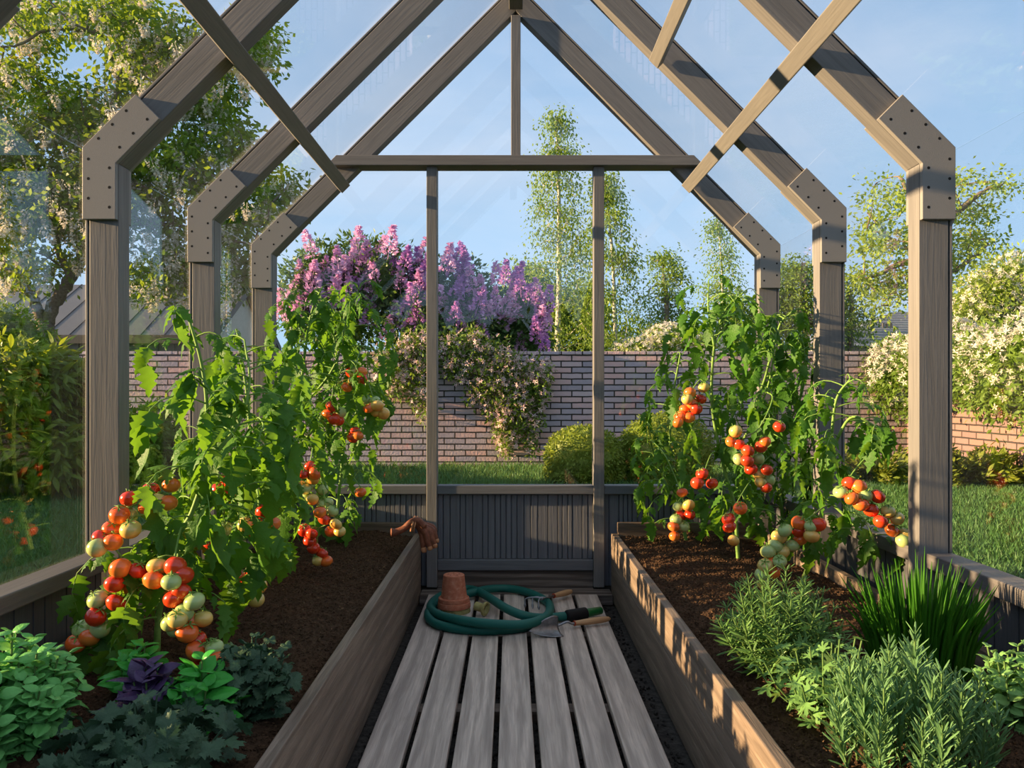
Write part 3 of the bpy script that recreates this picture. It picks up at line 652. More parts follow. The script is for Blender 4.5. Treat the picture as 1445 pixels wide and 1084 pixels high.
NEEDLE = leaf_tpl([(0, 0.035), (0.5, 0.075), (0.9, 0.05), (1, 0.01)], 0.15, 0.5)
def lobed(nl=5, depth=0.55):        # broad, deeply cut leaf in one fan
    V = [(0.30, 0, 0.0)]; pts = []
    for k in range(-(nl//2), nl//2+1):
        a = k*math.radians(212/nl); L = 0.70*(1-0.07*abs(k))
        for da, r in ((-0.30, 0.42), (-0.21, 0.78), (-0.09, 0.84), (0.0, 1.0), (0.09, 0.84), (0.21, 0.78), (0.30, 0.42)):
            aa = a+da*math.radians(212/nl)*1.25; rr_ = L*(r if abs(da) < 0.29 else r*(1-depth)/0.45*0.9)
            pts.append((0.30+rr_*math.cos(aa), rr_*math.sin(aa), -0.22*rr_*rr_+0.05*math.cos(3*aa+1)))
    pts = [(0.0, 0.0, 0.02)]+pts
    V += pts; n = len(pts); T_ = [(0, 1+i, 1+(i+1) % n) for i in range(n)]
    return (np.array(V, float), [np.array(T_)])
LOBED = lobed()
def broad():
    V = [(0.36, 0, 0.0), (0.0, 0, 0.03)]; 
    for i in range(43):
        a = math.radians(-150+300*i/42); lobe = 0.5+0.5*math.cos(a*5.0*0.83); te = 0.06*math.cos(i*PI)
        r = 0.36+0.20*lobe+te+0.08*math.cos(a); V.append((0.36+r*math.cos(a), r*math.sin(a), -0.25*r*r+0.07*math.sin(5*a+1)))
    n = len(V)-1
    return (np.array(V, float), [np.array([(0, 1+i, 1+(i+1) % n) for i in range(n)])])
BROAD = broad()

# leaf and fruit materials
M['tomleaf'] = mat_leaf('tomato_leaf', (0.035, 0.12, 0.012), (0.075, 0.20, 0.02), 0.42, (0.22, 0.42, 0.02), 0.5, 0.6)
M['tomstem'] = mat_plain('tomato_stem', (0.13, 0.26, 0.045), (0.22, 0.36, 0.08), 60, 0.6, 0.3)
def mat_fruit(name, bot, mid, top):
    s = NT(name); tc = s.n('ShaderNodeTexCoord'); sp = s.n('ShaderNodeSeparateXYZ'); s.l(tc.outputs['Object'], sp.inputs[0])
    v = s.coord((1, 1, 1), True); n = s.noise(v, 22, 2)
    a = s.n('ShaderNodeMath', operation='MULTIPLY_ADD'); s.l(sp.outputs[2], a.inputs[0]); a.inputs[1].default_value = 14; a.inputs[2].default_value = 0.25
    b = s.n('ShaderNodeMath', operation='MULTIPLY_ADD'); s.l(n, b.inputs[0]); b.inputs[1].default_value = 0.5; s.l(a.outputs[0], b.inputs[2])
    return s.pbr(s.ramp(b.outputs[0], [(0.15, bot), (0.5, mid), (0.95, top)]), 0.22, None, 0.5, sss=0.12, coat=0.2)
FR = {'r': mat_fruit('ripe_red', (0.72, 0.085, 0.018), (0.66, 0.045, 0.012), (0.46, 0.022, 0.008)),
      'o': mat_fruit('orange_red', (0.85, 0.30, 0.05), (0.82, 0.16, 0.025), (0.62, 0.07, 0.012)),
      'y': mat_fruit('turning_yellow', (0.80, 0.30, 0.05), (0.74, 0.48, 0.12), (0.55, 0.52, 0.18)),
      'g': mat_fruit('unripe_green', (0.58, 0.56, 0.22), (0.42, 0.52, 0.19), (0.28, 0.42, 0.13))}
FL = {'r': 'ripe red tomato', 'o': 'orange red half ripe tomato', 'y': 'yellow turning tomato', 'g': 'pale green unripe tomato'}
# fruit and calyx meshes (local, stem end up)
def fruit_mesh():
    m = MB(); prof = []
    for i in range(15):
        t = PI*i/14; r = math.sin(t)*0.026; z = -math.cos(t)*0.0225
        if i > 10: z -= 0.0022*(i-10)/4*1.2
        prof.append((max(r, 0.0), z))
    m.lathe(prof, None, 20); return m
fm = fruit_mesh().mesh('tomato', smooth=True)
FM = {}
for k, mt in FR.items():
    me = fm.copy(); me.materials.append(mt); FM[k] = me
cm_ = MB()
for k in range(5):
    a = 2*PI*k/5; ca, sa = math.cos(a), math.sin(a)
    cm_.add([(0, 0, 0.0215), (0.010*ca-0.0028*sa, 0.010*sa+0.0028*ca, 0.0225), (0.010*ca+0.0028*sa, 0.010*sa-0.0028*ca, 0.0225), (0.021*ca, 0.021*sa, 0.0195)], [(0, 2, 3, 1)])
cm_.tube([(0, 0, 0.019), (0.001, 0, 0.030)], [0.0022, 0.0018], 6)
CALYX = cm_.mesh('calyx'); CALYX.materials.append(M['tomstem'])
rt = random.Random(42)
def put_tomato(parent, pos, code, r=1.0):
    o = bpy.data.objects.new('tomato', FM[code]); COL.objects.link(o); o.parent = parent; o.location = pos-WL[parent]; WL[o] = Vector(pos)
    tx, ty = rt.uniform(-0.7, 0.7), rt.uniform(-0.6, 0.6); sc = r*rt.uniform(0.92, 1.12)
    o.rotation_euler = (tx, ty, rt.uniform(0, 6)); o.scale = (sc, sc, sc*rt.uniform(0.92, 1.1)); o['label'] = FL[code]
    c = bpy.data.objects.new('calyx', CALYX); COL.objects.link(c); c.parent = o
def zz(pts, x0, y0, s): return [(x0+a/s, y0+b/s) for a, b in pts]
def tomato_plant(label, base, stems, nodes, reach, clusters, seed, size=0.085, lo=0.12, extra=()):
    """stems: lists of world points; clusters: (list of px, codes, depth)"""
    rg = np.random.default_rng(seed); rd = random.Random(seed)
    t = thing('tomato_plant', label, 'tomato plant', base, 'tomato plants in the beds')
    sm = MB(); lf = [[], [], []]; rc = MB()
    allpts = []
    for si, st in enumerate(stems):
        sp = spline(st, 10); n = len(sp); r0 = 0.0095 if si == 0 else 0.0065
        sm.tube(sp, [r0*(1-0.6*i/n) for i in range(n)], 10); allpts += sp
        L = sum((sp[i+1]-sp[i]).length for i in range(n-1))
        k = max(4, int(nodes*L)); ang = rd.uniform(0, 6)
        for j in range(k):
            f = lo+(1-lo)*j/(k-1) if si == 0 else 0.15+0.85*j/(k-1)
            p = sp[min(n-1, int(f*(n-1)))]; ang += 2.4+rd.uniform(-0.5, 0.5)
            topf = 1-0.45*max(0, f-0.7)/0.3
            R = reach*rd.uniform(0.45, 1.15)*topf
            lf_at(p, ang, R, rd, size*rd.uniform(0.8, 1.15)*(1-0.3*max(0, f-0.75)/0.25), lf, rc, rise=0.25+0.6*max(0, f-0.6))
    for (p, ang, R) in extra: lf_at(Vector(p), ang, R, rd, size, lf, rc, rise=0.2)
    xm, xM = XC-1.375, XC+1.375
    def fixx(mb):
        for V in mb.V: V[:, 0] = np.clip(V[:, 0], xm+0.0*V[:, 0], xM); V[:, 2] = np.maximum(V[:, 2], 0.30)
    m = MB()
    for q in range(3):
        if lf[q]:
            A = lf[q]; m.scatter(TOM[q], [a[0] for a in A], frames([a[1] for a in A], [a[2] for a in A]), [a[3] for a in A])
    fixx(m); fixx(rc)
    sm.build('stem', M['tomstem'], t, smooth=True); fo = m.build('foliage', M['tomleaf'], t, smooth=True); rc.build('leaf_stalks', M['tomstem'], t, smooth=True)
    cnt = 0
    for (px, codes, Y) in clusters:
        pts = []
        for i, (x, y) in enumerate(px):
            Yi = Y+rd.uniform(-0.03, 0.03); pts.append(P(x, y, Yi))
        o_ = sorted(range(len(pts)), key=lambda i: -pts[i].z); top = pts[o_[0]]
        ap = min(allpts, key=lambda q: (q-top-Vector((0, 0, 0.05))).length)
        sk = MB(); mid = (ap+top)/2+Vector((0, 0, 0.04)); ax = [ap, mid]
        srt = [pts[i] for i in o_]
        for a in range(0, len(srt), 3):
            g_ = srt[a:a+3]; ax.append(sum(g_, Vector())/len(g_)+Vector((0, 0.012, 0.02)))
        if len(ax) > 2:
            axs = spline(ax, 6); sk.tube(axs, [0.0032*(1-0.4*i/len(axs)) for i in range(len(axs))], 6)
            for p in pts:
                q = min(axs, key=lambda w: (w-p-Vector((0, 0, 0.03))).length); e_ = p+Vector((0, 0, 0.024))
                sk.tube([q, (q+e_)/2+Vector((0, 0, 0.004)), e_], 0.0016, 5)
            sk.build('truss_stalk', M['tomstem'], t, smooth=True)
        for i, p in enumerate(pts):
            put_tomato(t, p, codes[i % len(codes)])
    return t
def lf_at(p, ang, R, rd, size, lf, rc, rise=0.3):
    p = Vector(p); d = Vector((math.cos(ang), math.sin(ang), 0)); pts = []; el = rise; q = p.copy(); stp = R/7
    for i in range(8):
        pts.append(q.copy()); q = q+(d*math.cos(el)+Vector((0, 0, math.sin(el))))*stp; el -= 0.12+0.10*i*rd.uniform(0.6, 1.2)
    rc.tube(pts, [0.0028-0.00025*i for i in range(8)], 5, cap=False)
    s_ = d.cross(Vector((0, 0, 1)))
    up = lambda: Vector((rd.gauss(0, 0.35), rd.gauss(0, 0.35), 1))
    def add(pos, dr, sz): lf[rd.choice((0, 0, 1, 1, 2))].append((pos, dr, up(), sz))
    for fi, sc in ((3, 0.62), (4, 0.35), (5, 0.85), (6, 0.9)):
        if fi >= len(pts): continue
        tan = (pts[min(fi+1, 7)]-pts[fi-1]).normalized()
        for sg in (-1, 1):
            if rd.random() < 0.12: continue
            dr = tan*0.55+s_*sg*0.85+Vector((0, 0, -0.35+rd.gauss(0, 0.25)))
            add(pts[fi]+dr.normalized()*0.008, dr, size*sc*rd.uniform(0.8, 1.1))
    tan = (pts[7]-pts[6]).normalized(); add(pts[7], tan+Vector((0, 0, -0.35)), size*1.15*rd.uniform(0.9, 1.15))

zA = lambda p: zz(p, 0, 640, 2.4425); z2 = lambda p: zz(p, 350, 380, 2.58); zR = lambda p: zz(p, 880, 380, 2.58); zS = lambda p: zz(p, 800, 330, 2.71); zT = lambda p: zz(p, 1045, 640, 2.4425)
def W_(pxs, Y0, Y1=None):
    n = len(pxs); return [P(x, y, Y0+((Y1 if Y1 else Y0)-Y0)*i/(n-1)) for i, (x, y) in enumerate(pxs)]
# plant A: nearest on the left
c1 = (zA([(520,130),(590,110),(445,155),(577,170),(510,185),(545,165),(440,215),(412,212)]), 'rorooygo', 2.12)
c2 = (zA([(385,260),(350,292),(390,305),(450,262),(335,325),(475,403),(415,395),(395,450),(450,457),(400,515),(337,503),(330,563),(285,607),(345,605),(262,655),(308,635)]), 'oroygrororgrggoo', 2.08)
c3 = (zA([(543,390),(605,390),(630,420),(530,437),(590,443),(600,500),(625,478),(670,510),(635,548),(590,580),(608,600),(612,570),(645,617),(655,578),(700,570),(680,642),(677,680),(740,672),(698,715),(737,733),(745,710)]), 'yrrogrrggggyooyrrgrya', 2.02)
c3 = (c3[0], 'yrrogrrggggyooyrogryo', 2.02)
c4 = (zA([(733,250),(692,290),(727,312),(778,302),(765,340),(798,367),(820,310),(815,420),(865,443),(835,460),(893,458),(882,503),(875,408),(910,200),(897,232),(937,243),(885,272),(845,245),(775,265)]), 'yrrgorgoroyyrroooyg', 2.45)
c5 = (zA([(793,75),(798,100),(760,125),(782,145)]), 'rrrr', 2.4)
A_ = W_([(221,941),(224,869),(236,810),(250,760),(272,720),(290,655),(292,577),(284,512),(264,441)], 2.2)
tomato_plant('nearest tomato plant on the left with long trusses of ripening fruit', (A_[0].x, A_[0].y, 0.28), [A_, W_([(236,810),(300,740),(350,660),(372,600)], 2.2, 2.5), W_([(290,655),(335,600),(352,540),(345,480)], 2.2, 2.4)], 30, 0.27, [c1, c2, c3], 3, 0.105, 0.16,
             extra=[((A_[1].x, A_[1].y, 0.44), 3.6, 0.28), ((A_[1].x, A_[1].y, 0.42), 4.4, 0.26), ((A_[2].x, A_[2].y, 0.6), 3.1, 0.4)])
B_ = W_([(318,862),(322,800),(335,740),(350,670),(352,600),(345,530),(335,470)], 2.9)
B_[0].z = 0.27
tomato_plant('second tomato plant on the left tucked behind the nearest one', (B_[0].x, B_[0].y, 0.28), [B_, W_([(350,670),(390,620),(410,560)], 2.9, 3.0), W_([(335,740),(300,680),(285,610)], 2.9, 3.1)], 28, 0.28, [c4, c5], 5, 0.085, 0.3)
d1 = (z2([(387,377),(412,400),(384,403),(400,415),(360,430),(375,375),(413,375)]), 'yrygoro', 3.45)
d2 = (z2([(428,473),(440,505),(462,480),(470,497),(467,518),(493,525)]), 'gogyyy', 3.4)
d3 = (z2([(305,500),(290,527),(313,545),(330,550),(335,522),(388,592),(400,605),(380,615)]), 'rorrgror', 3.4)
d4 = (z2([(200,745),(225,718),(245,743),(237,765),(222,787),(187,790),(207,800),(272,802),(215,835),(235,838),(290,850),(273,857)]), 'rroygygggygg', 3.25)
d5 = (z2([(262,885),(307,880),(278,910),(320,928),(334,955),(300,955),(232,963),(205,950),(225,990),(238,1015),(270,1035),(285,1063),(255,1060)]), 'ogryyorrrrroy', 3.2)
d6 = (z2([(410,812),(85,930),(60,885),(45,915),(35,960)]), 'oyroo', 3.1)
C_ = W_([(392,792),(396,735),(402,650),(420,582),(430,500),(440,440),(455,405)], 3.6); C_[0].z = 0.27
tomato_plant('tall tomato plant at the far end of the left bed below the lilac', (C_[0].x, C_[0].y, 0.28), [C_, W_([(420,582),(470,520),(490,450),(510,400)], 3.6, 3.5), W_([(402,650),(455,590),(482,520)], 3.6, 3.4)], 34, 0.31, [d4, d5, d3], 7, 0.085, 0.2)
D_ = W_([(470,765),(478,700),(485,620),(478,540),(470,470),(452,420)], 3.95); D_[0].z = 0.27
tomato_plant('rearmost left tomato plant with a few yellow fruits near the mullion', (D_[0].x, D_[0].y, 0.28), [D_, W_([(485,620),(515,550),(520,480)], 3.95, 3.85)], 32, 0.28, [d1, d2, (d6[0][:1], 'o', 3.7)], 9, 0.085, 0.1)
# right bed
e1 = (zS([(523,588),(470,608),(460,632),(512,632),(480,650),(495,668),(450,672),(432,698),(467,703),(425,722)]), 'yoyroroooo', 3.45)
e2 = (zS([(517,918),(498,953),(555,955)]), 'rrr', 3.4)
e3 = (zR([(213,813),(199,865),(237,860),(207,898),(241,893),(190,912),(219,937),(182,937),(185,972)]), 'ogyrrggoo', 3.5)
e4 = (zS([(812,738),(658,805),(628,795),(645,755),(692,830),(742,815),(757,795),(690,868),(693,845),(733,860),(658,863),(704,900),(734,920),(765,903),(770,942),(762,970),(742,950)]), 'rroyrrorgggryrgry', 3.2)
e5 = (zR([(382,910),(385,938),(400,988),(425,870)]), 'rryo', 3.2)
f1 = (zT([(375,103),(407,115),(345,133),(383,155),(430,145),(473,148),(415,175),(450,195),(508,200),(540,225),(483,235),(522,265),(570,278),(562,300),(597,302)]), 'rogogroryyroygy', 2.75)
f2 = (zT([(202,240),(153,265),(133,287),(200,268),(268,245),(245,285),(243,250),(178,317),(143,338),(95,338),(120,318),(205,297),(108,377),(135,372),(85,388),(72,418),(110,410),(77,450)]), 'ogyrryggyggoogygoygo', 2.85)
Ra = W_([(1127,832),(1150,770),(1163,700),(1172,630),(1180,565),(1200,535)], 3.05, 2.95); Ra[0].z = 0.27
tomato_plant('nearest tomato plant on the right standing behind the chives and rosemary', (Ra[0].x, Ra[0].y, 0.28), [Ra, W_([(1172,640),(1200,590),(1235,602),(1262,625)], 2.98, 2.8), W_([(1163,700),(1205,740),(1235,770)], 3.0, 2.85)], 24, 0.25, [f1, f2], 13, 0.085, 0.3)
Rb = W_([(1042,788),(1036,714),(1022,662),(1005,575),(1008,489),(1022,441),(1050,412)], 3.6, 3.5); Rb[0].z = 0.27
tomato_plant('tall central tomato plant on the right with red fruit at mid height', (Rb[0].x, Rb[0].y, 0.28), [Rb, W_([(1008,489),(1000,440),(1000,395)], 3.5), W_([(1022,662),(1060,600),(1085,540),(1095,470)], 3.6, 3.4)], 32, 0.3, [e1, e2, e4], 17, 0.085, 0.15)
Rc = W_([(970,765),(955,700),(945,640),(950,560),(960,500)], 4.0); Rc[0].z = 0.27
tomato_plant('rear tomato plant on the right beside the right doorway mullion', (Rc[0].x, Rc[0].y, 0.28), [Rc, W_([(955,700),(925,650),(915,600)], 4.0, 3.8)], 26, 0.27, [e3], 19, 0.085, 0.1)
Rd = W_([(1105,775),(1100,700),(1066,600),(1082,525),(1100,460),(1112,445)], 3.9, 3.75); Rd[0].z = 0.27
tomato_plant('bushy tomato plant on the right in front of the rear arch post', (Rd[0].x, Rd[0].y, 0.28), [Rd, W_([(1090,640),(1130,560),(1135,500),(1128,470)], 3.8, 3.6), W_([(1100,700),(1140,640),(1165,570)], 3.85, 3.7)], 34, 0.28, [e5], 23, 0.085, 0.1)

# ------------------------------------------------------------------ herbs
def herb(name, label, cat, base, rad, h, nst, tpl, mat, size, seed, kind='pairs', spread=0.6, step=0.02, stemmat=None, tilt=0.5, group=None, topscale=0.6, basef=0.3, wn=5):
    rd = random.Random(seed); t = thing(name, label, cat, base, group); A = []; sm = MB(); b = Vector(base)
    for i in range(nst):
        a = 2.39996*i+rd.uniform(-.2, .2); f = math.sqrt((i+0.5)/nst); r1 = rad*f; p0 = b+Vector((math.cos(a)*r1*basef, math.sin(a)*r1*basef, -0.01))
        hh = h*(1-0.45*f*f)*rd.uniform(0.8, 1.1); p2 = b+Vector((math.cos(a)*r1, math.sin(a)*r1, hh)); p1 = (p0+p2)/2+Vector((math.cos(a), math.sin(a), 0))*r1*0.15*spread
        sp = spline([p0, p1, p2], 8); n = len(sp); sm.tube(sp, [0.0022]*n, 5, cap=False)
        L = (p2-p0).length; k = max(3, int(L/step)); an = rd.uniform(0, 6)
        for j in range(k+1):
            u = 0.18+0.82*j/k; p = sp[min(n-1, int(u*(n-1)))]; tan = (sp[min(n-1, int(u*(n-1))+1)]-sp[max(0, int(u*(n-1))-1)]).normalized()
            if kind == 'pairs': an += PI/2; dirs = (an, an+PI)
            elif kind == 'whorl': an += 0.8; dirs = [an+2*PI*q/wn for q in range(wn)]
            else: an += 2.4; dirs = (an,)
            e1_ = tan.orthogonal().normalized(); e2_ = tan.cross(e1_)
            sz = size*rd.uniform(0.75, 1.2)*(1 if u < 0.75 else 1-(1-topscale)*(u-0.75)/0.25)
            for dd in dirs:
                o_ = e1_*math.cos(dd+rd.uniform(-.3, .3))+e2_*math.sin(dd)
                tl_ = tilt+rd.uniform(-0.25, 0.25); dr = o_*math.cos(tl_)+tan*math.sin(min(1.4, tl_*(1+0.7*u))); A.append((p, dr, tan+Vector((rd.gauss(0, .35), rd.gauss(0, .35)-0.1, 0.3)), sz))
    m = MB(); tl = tpl if isinstance(tpl, list) else [tpl]
    for q_ in range(len(tl)):
        B = A[q_::len(tl)]; m.scatter(tl[q_], [a[0] for a in B], frames([a[1] for a in B], [a[2] for a in B]), [a[3] for a in B])
    for V in m.V: V[:, 0] = np.clip(V[:, 0], XC-1.345, XC+1.345); V[:, 2] = np.maximum(V[:, 2], 0.285)
    sm.build('stems', stemmat or M['herbstem'], t, smooth=True); m.build('foliage', mat, t, smooth=True); return t
M['herbstem'] = mat_plain('herb_stem', (0.07, 0.14, 0.035), (0.12, 0.20, 0.06), 60, 0.6, 0.2)
M['basil'] = mat_leaf('basil_leaf', (0.11, 0.37, 0.085), (0.19, 0.50, 0.14), 0.25, (0.25, 0.5, 0.08), 0.45, 0.4)
M['basil2'] = mat_leaf('green_basil_leaf', (0.03, 0.26, 0.03), (0.06, 0.36, 0.05), 0.25, (0.15, 0.5, 0.05), 0.38, 0.3)
M['purple'] = mat_leaf('purple_basil_leaf', (0.035, 0.018, 0.06), (0.07, 0.04, 0.11), 0.12, (0.12, 0.03, 0.12), 0.4, 0.4)
M['darkherb'] = mat_leaf('dark_geranium_leaf', (0.024, 0.056, 0.032), (0.05, 0.10, 0.052), 0.15, (0.06, 0.14, 0.06), 0.6, 0.6)
M['rosemary'] = mat_leaf('rosemary_leaf', (0.07, 0.16, 0.06), (0.13, 0.26, 0.10), 0.2, (0.2, 0.35, 0.1), 0.5)
M['rosemary2'] = mat_leaf('tarragon_leaf', (0.055, 0.13, 0.035), (0.12, 0.24, 0.06), 0.25, (0.3, 0.42, 0.1), 0.45)
M['parsley'] = mat_leaf('parsley_leaf', (0.10, 0.22, 0.06), (0.17, 0.33, 0.09), 0.3, (0.35, 0.5, 0.12), 0.5, 0.4)
M['chive'] = mat_leaf('chive_leaf', (0.028, 0.115, 0.008), (0.06, 0.20, 0.018), 0.4, (0.25, 0.5, 0.03), 0.4)
M['mint'] = mat_leaf('oregano_leaf', (0.12, 0.29, 0.07), (0.22, 0.42, 0.13), 0.25, (0.4, 0.55, 0.15), 0.45, 0.4)
sz_ = 0.285
def gp(x, Y): return Vector(((x-VX)*Y/F, Y, sz_))
herb('sweet_basil', 'bright green bushy basil in the bottom left corner', 'basil', gp(8, 1.66), 0.15, 0.245, 48, OV5, M['basil'], 0.040, 1, 'pairs', step=0.019, tilt=0.45, topscale=0.85)
herb('green_basil', 'small glossy green basil just right of the purple basil', 'basil', gp(275, 1.78), 0.07, 0.15, 10, OV5, M['basil2'], 0.065, 2, 'pairs', step=0.025)
herb('green_basil', 'small glossy green basil half hidden behind the purple basil', 'basil', gp(196, 1.92), 0.05, 0.15, 6, OV5, M['basil2'], 0.06, 12, 'pairs', step=0.025)
herb('purple_basil', 'dark purple basil between two green basil plants', 'basil', gp(214, 1.78), 0.055, 0.14, 8, OV5, M['purple'], 0.075, 3, 'pairs', step=0.026)
herb('scented_geranium', 'dark blue green lobed herb along the bottom edge in front of the basil', 'herb', gp(205, 1.58), 0.18, 0.125, 30, BROAD, M['darkherb'], 0.07, 4, 'alt', step=0.03, stemmat=M['darkherb'], tilt=0.4)
herb('scented_geranium', 'dark blue green lobed herb right of the basil near the bed board', 'herb', gp(352, 1.88), 0.11, 0.17, 28, BROAD, M['darkherb'], 0.05, 5, 'alt', step=0.024, stemmat=M['darkherb'], tilt=0.4)
herb('tarragon', 'feathery sunlit narrow leaved herb beside the right bed board', 'herb', gp(1100, 2.13), 0.17, 0.27, 40, NEEDLE, M['rosemary2'], 0.046, 6, 'whorl', step=0.018, tilt=0.6)
herb('parsley', 'pale green flat leaved parsley between the two needle leaved herbs', 'parsley', gp(1165, 1.86), 0.165, 0.19, 24, LOBED, M['parsley'], 0.05, 7, 'alt', step=0.032, tilt=0.35)
herb('rosemary', 'large grey green rosemary filling the bottom right', 'rosemary', gp(1278, 1.62), 0.165, 0.245, 40, NEEDLE, M['rosemary'], 0.046, 8, 'whorl', step=0.015, tilt=0.98, spread=0.3, basef=0.85, wn=4)
herb('oregano', 'round leaved pale green herb at the right edge', 'oregano', gp(1440, 1.80), 0.10, 0.2, 24, OV5, M['mint'], 0.036, 9, 'pairs', step=0.026)
# chives
rg = np.random.default_rng(21); rd = random.Random(21); cb = gp(1300, 2.1); t = thing('chives', 'tall clump of thin upright dark green chives by the right side wall', 'chives', cb)
m = MB()
for i in range(330):
    a = rd.uniform(0, 2*PI); r = math.sqrt(rd.random()); p0 = cb+Vector((math.cos(a)*r*0.125, math.sin(a)*r*0.09, -0.01)); L = rd.uniform(0.2, 0.37)*(1-0.2*r)
    ln = r*rd.uniform(0.1, 0.6); p1 = p0+Vector((math.cos(a)*ln*L*0.25, math.sin(a)*ln*L*0.25, L*0.55)); p2 = p0+Vector((math.cos(a)*ln*L*0.85, math.sin(a)*ln*L*0.7, L*(1-0.15*ln)))
    p2.x = min(p2.x, XC+1.33); m.tube(spline([p0, p1, p2], 4), [0.004, 0.0045, 0.0045, 0.0044, 0.004, 0.0035, 0.0027, 0.0017, 0.0003], 5, cap=False)
m.build('blades', M['chive'], t, smooth=True)
# ------------------------------------------------------------------ garden behind the glass
M['bark'] = mat_plain('grey_bark', (0.13, 0.10, 0.075), (0.27, 0.22, 0.165), 25, 0.9, 0.1, 1.0)
M['birchbark'] = mat_plain('birch_bark', (0.30, 0.27, 0.23), (0.62, 0.58, 0.52), 18, 0.8, 0.1, 0.4)
M['locleaf'] = mat_leaf('locust_leaf', (0.07, 0.14, 0.015), (0.13, 0.22, 0.02), 0.4, (0.34, 0.44, 0.02), 0.5)
M['locflower'] = mat_leaf('locust_flower', (0.68, 0.60, 0.50), (0.85, 0.78, 0.68), 0.3, (0.7, 0.6, 0.45), 0.7)
M['birchleaf'] = mat_leaf('birch_leaf', (0.08, 0.155, 0.02), (0.16, 0.25, 0.035), 0.4, (0.34, 0.44, 0.04), 0.5)
M['treeleaf'] = mat_leaf('garden_tree_leaf', (0.09, 0.165, 0.022), (0.17, 0.27, 0.04), 0.4, (0.26, 0.34, 0.03), 0.5)
M['treeleaf2'] = mat_leaf('light_tree_leaf', (0.17, 0.25, 0.035), (0.28, 0.38, 0.06), 0.45, (0.4, 0.5, 0.06), 0.5)
M['darkleaf'] = mat_leaf('dark_shrub_leaf', (0.022, 0.06, 0.012), (0.05, 0.115, 0.02), 0.3, (0.14, 0.25, 0.02), 0.45)
M['lilacleaf'] = mat_leaf('lilac_leaf', (0.035, 0.085, 0.02), (0.075, 0.14, 0.03), 0.32, (0.16, 0.26, 0.03), 0.45)
M['lil1'] = mat_leaf('lilac_pink', (0.68, 0.34, 0.62), (0.86, 0.55, 0.80), 0.3, (0.75, 0.35, 0.65), 0.7)
M['lil2'] = mat_leaf('lilac_purple', (0.50, 0.22, 0.55), (0.66, 0.34, 0.70), 0.3, (0.55, 0.25, 0.6), 0.7)
M['honey'] = mat_leaf('honeysuckle_flower', (0.74, 0.36, 0.44), (0.84, 0.66, 0.62), 0.3, (0.7, 0.45, 0.4), 0.6)
M['white'] = mat_leaf('clematis_flower', (0.62, 0.54, 0.44), (0.76, 0.69, 0.60), 0.3, (0.75, 0.65, 0.5), 0.6)
M['box'] = mat_leaf('boxwood_leaf', (0.11, 0.18, 0.02), (0.21, 0.26, 0.03), 0.3, (0.28, 0.32, 0.03), 0.5)
M['juni'] = mat_leaf('juniper_leaf', (0.085, 0.14, 0.012), (0.17, 0.20, 0.022), 0.3, (0.28, 0.30, 0.03), 0.6)
M['peony'] = mat_leaf('peony_leaf', (0.07, 0.13, 0.015), (0.14, 0.21, 0.02), 0.4, (0.34, 0.40, 0.02), 0.45)
PET = (np.array([(0, 0, 0), (0.5, 0.3, 0.08), (1, 0, 0.0), (0.5, -0.3, 0.08)]), [np.array([(0, 1, 2, 3)])])
QL = (np.array([(0, 0, 0), (0.5, 0.27, -0.05), (1, 0, -0.12), (0.5, -0.27, -0.05)]), [np.array([(0, 1, 2), (0, 2, 3)])])
def flower_tpl(k=5, r=1.0):
    V = []; Q = []
    for i in range(k):
        a = 2*PI*i/k; b = len(V)
        V += [(0, 0, 0), (0.55*math.cos(a-.35), 0.55*math.sin(a-.35), 0.12), (r*math.cos(a), r*math.sin(a), 0.2), (0.55*math.cos(a+.35), 0.55*math.sin(a+.35), 0.12)]
        Q.append((b, b+1, b+2, b+3))
    return (np.array(V, float), [np.array(Q)])
FLW = flower_tpl(5)
def ptree(name, label, cat, base, skel, clusters, crad, nper, mat, size, seed, bark='bark', r0=0.1, group=None, tpl=QL, droop=0.4, flowers=None, link=True, twig=0.012):
    """skel: list of (points, r_start, r_end); clusters: world centres"""
    rg = np.random.default_rng(seed); rd = random.Random(seed); t = thing(name, label, cat, base, group); m = MB(); pts = []
    for (p, ra, rb) in skel:
        sp = spline(p, 6); n = len(sp); sp = [q+Vector((rd.gauss(0, 1), rd.gauss(0, 1), rd.gauss(0, 1)))*ra*0.12 for q in sp]
        m.tube(sp, [ra+(rb-ra)*i/n for i in range(n)], 9); pts += sp[n//4:]
    cl = sorted(clusters, key=lambda c: min((Vector(c)-q).length for q in pts)) if link else clusters
    P_, D_, N_, S_ = [], [], [], []
    for c in cl:
        c = Vector(c)
        if link:
            a = min(pts, key=lambda q: (q-c).length+0.3*max(0, q.z-c.z)); mid = (a+c)/2+Vector((rd.gauss(0, .06), rd.gauss(0, .06), 0.08))*(a-c).length
            sp = spline([a, mid, c], 4); n = len(sp); m.tube(sp, [twig*1.4*(1-0.75*i/n) for i in range(n)], 5, cap=False); pts += sp[2::2]
        k = int(nper*rd.uniform(0.6, 1.4)); off = rg.normal(size=(k, 3))*crad*np.array([0.55, 0.55, 0.42])
        d = off*0.6/max(crad, 1e-6)+rg.normal(size=(k, 3))*0.6; d[:, 2] -= droop
        P_.append(np.array(c)+off); D_.append(d); N_.append(rg.normal(size=(k, 3))*0.7+np.array([0, 0, 1])); S_.append(rg.uniform(0.7, 1.25, k)*size)
    m.build('trunk', M[bark], t, smooth=True)
    f = MB(); f.scatter(tpl, np.concatenate(P_), frames(np.concatenate(D_), np.concatenate(N_)), np.concatenate(S_)); f.build('foliage', mat, t)
    return t
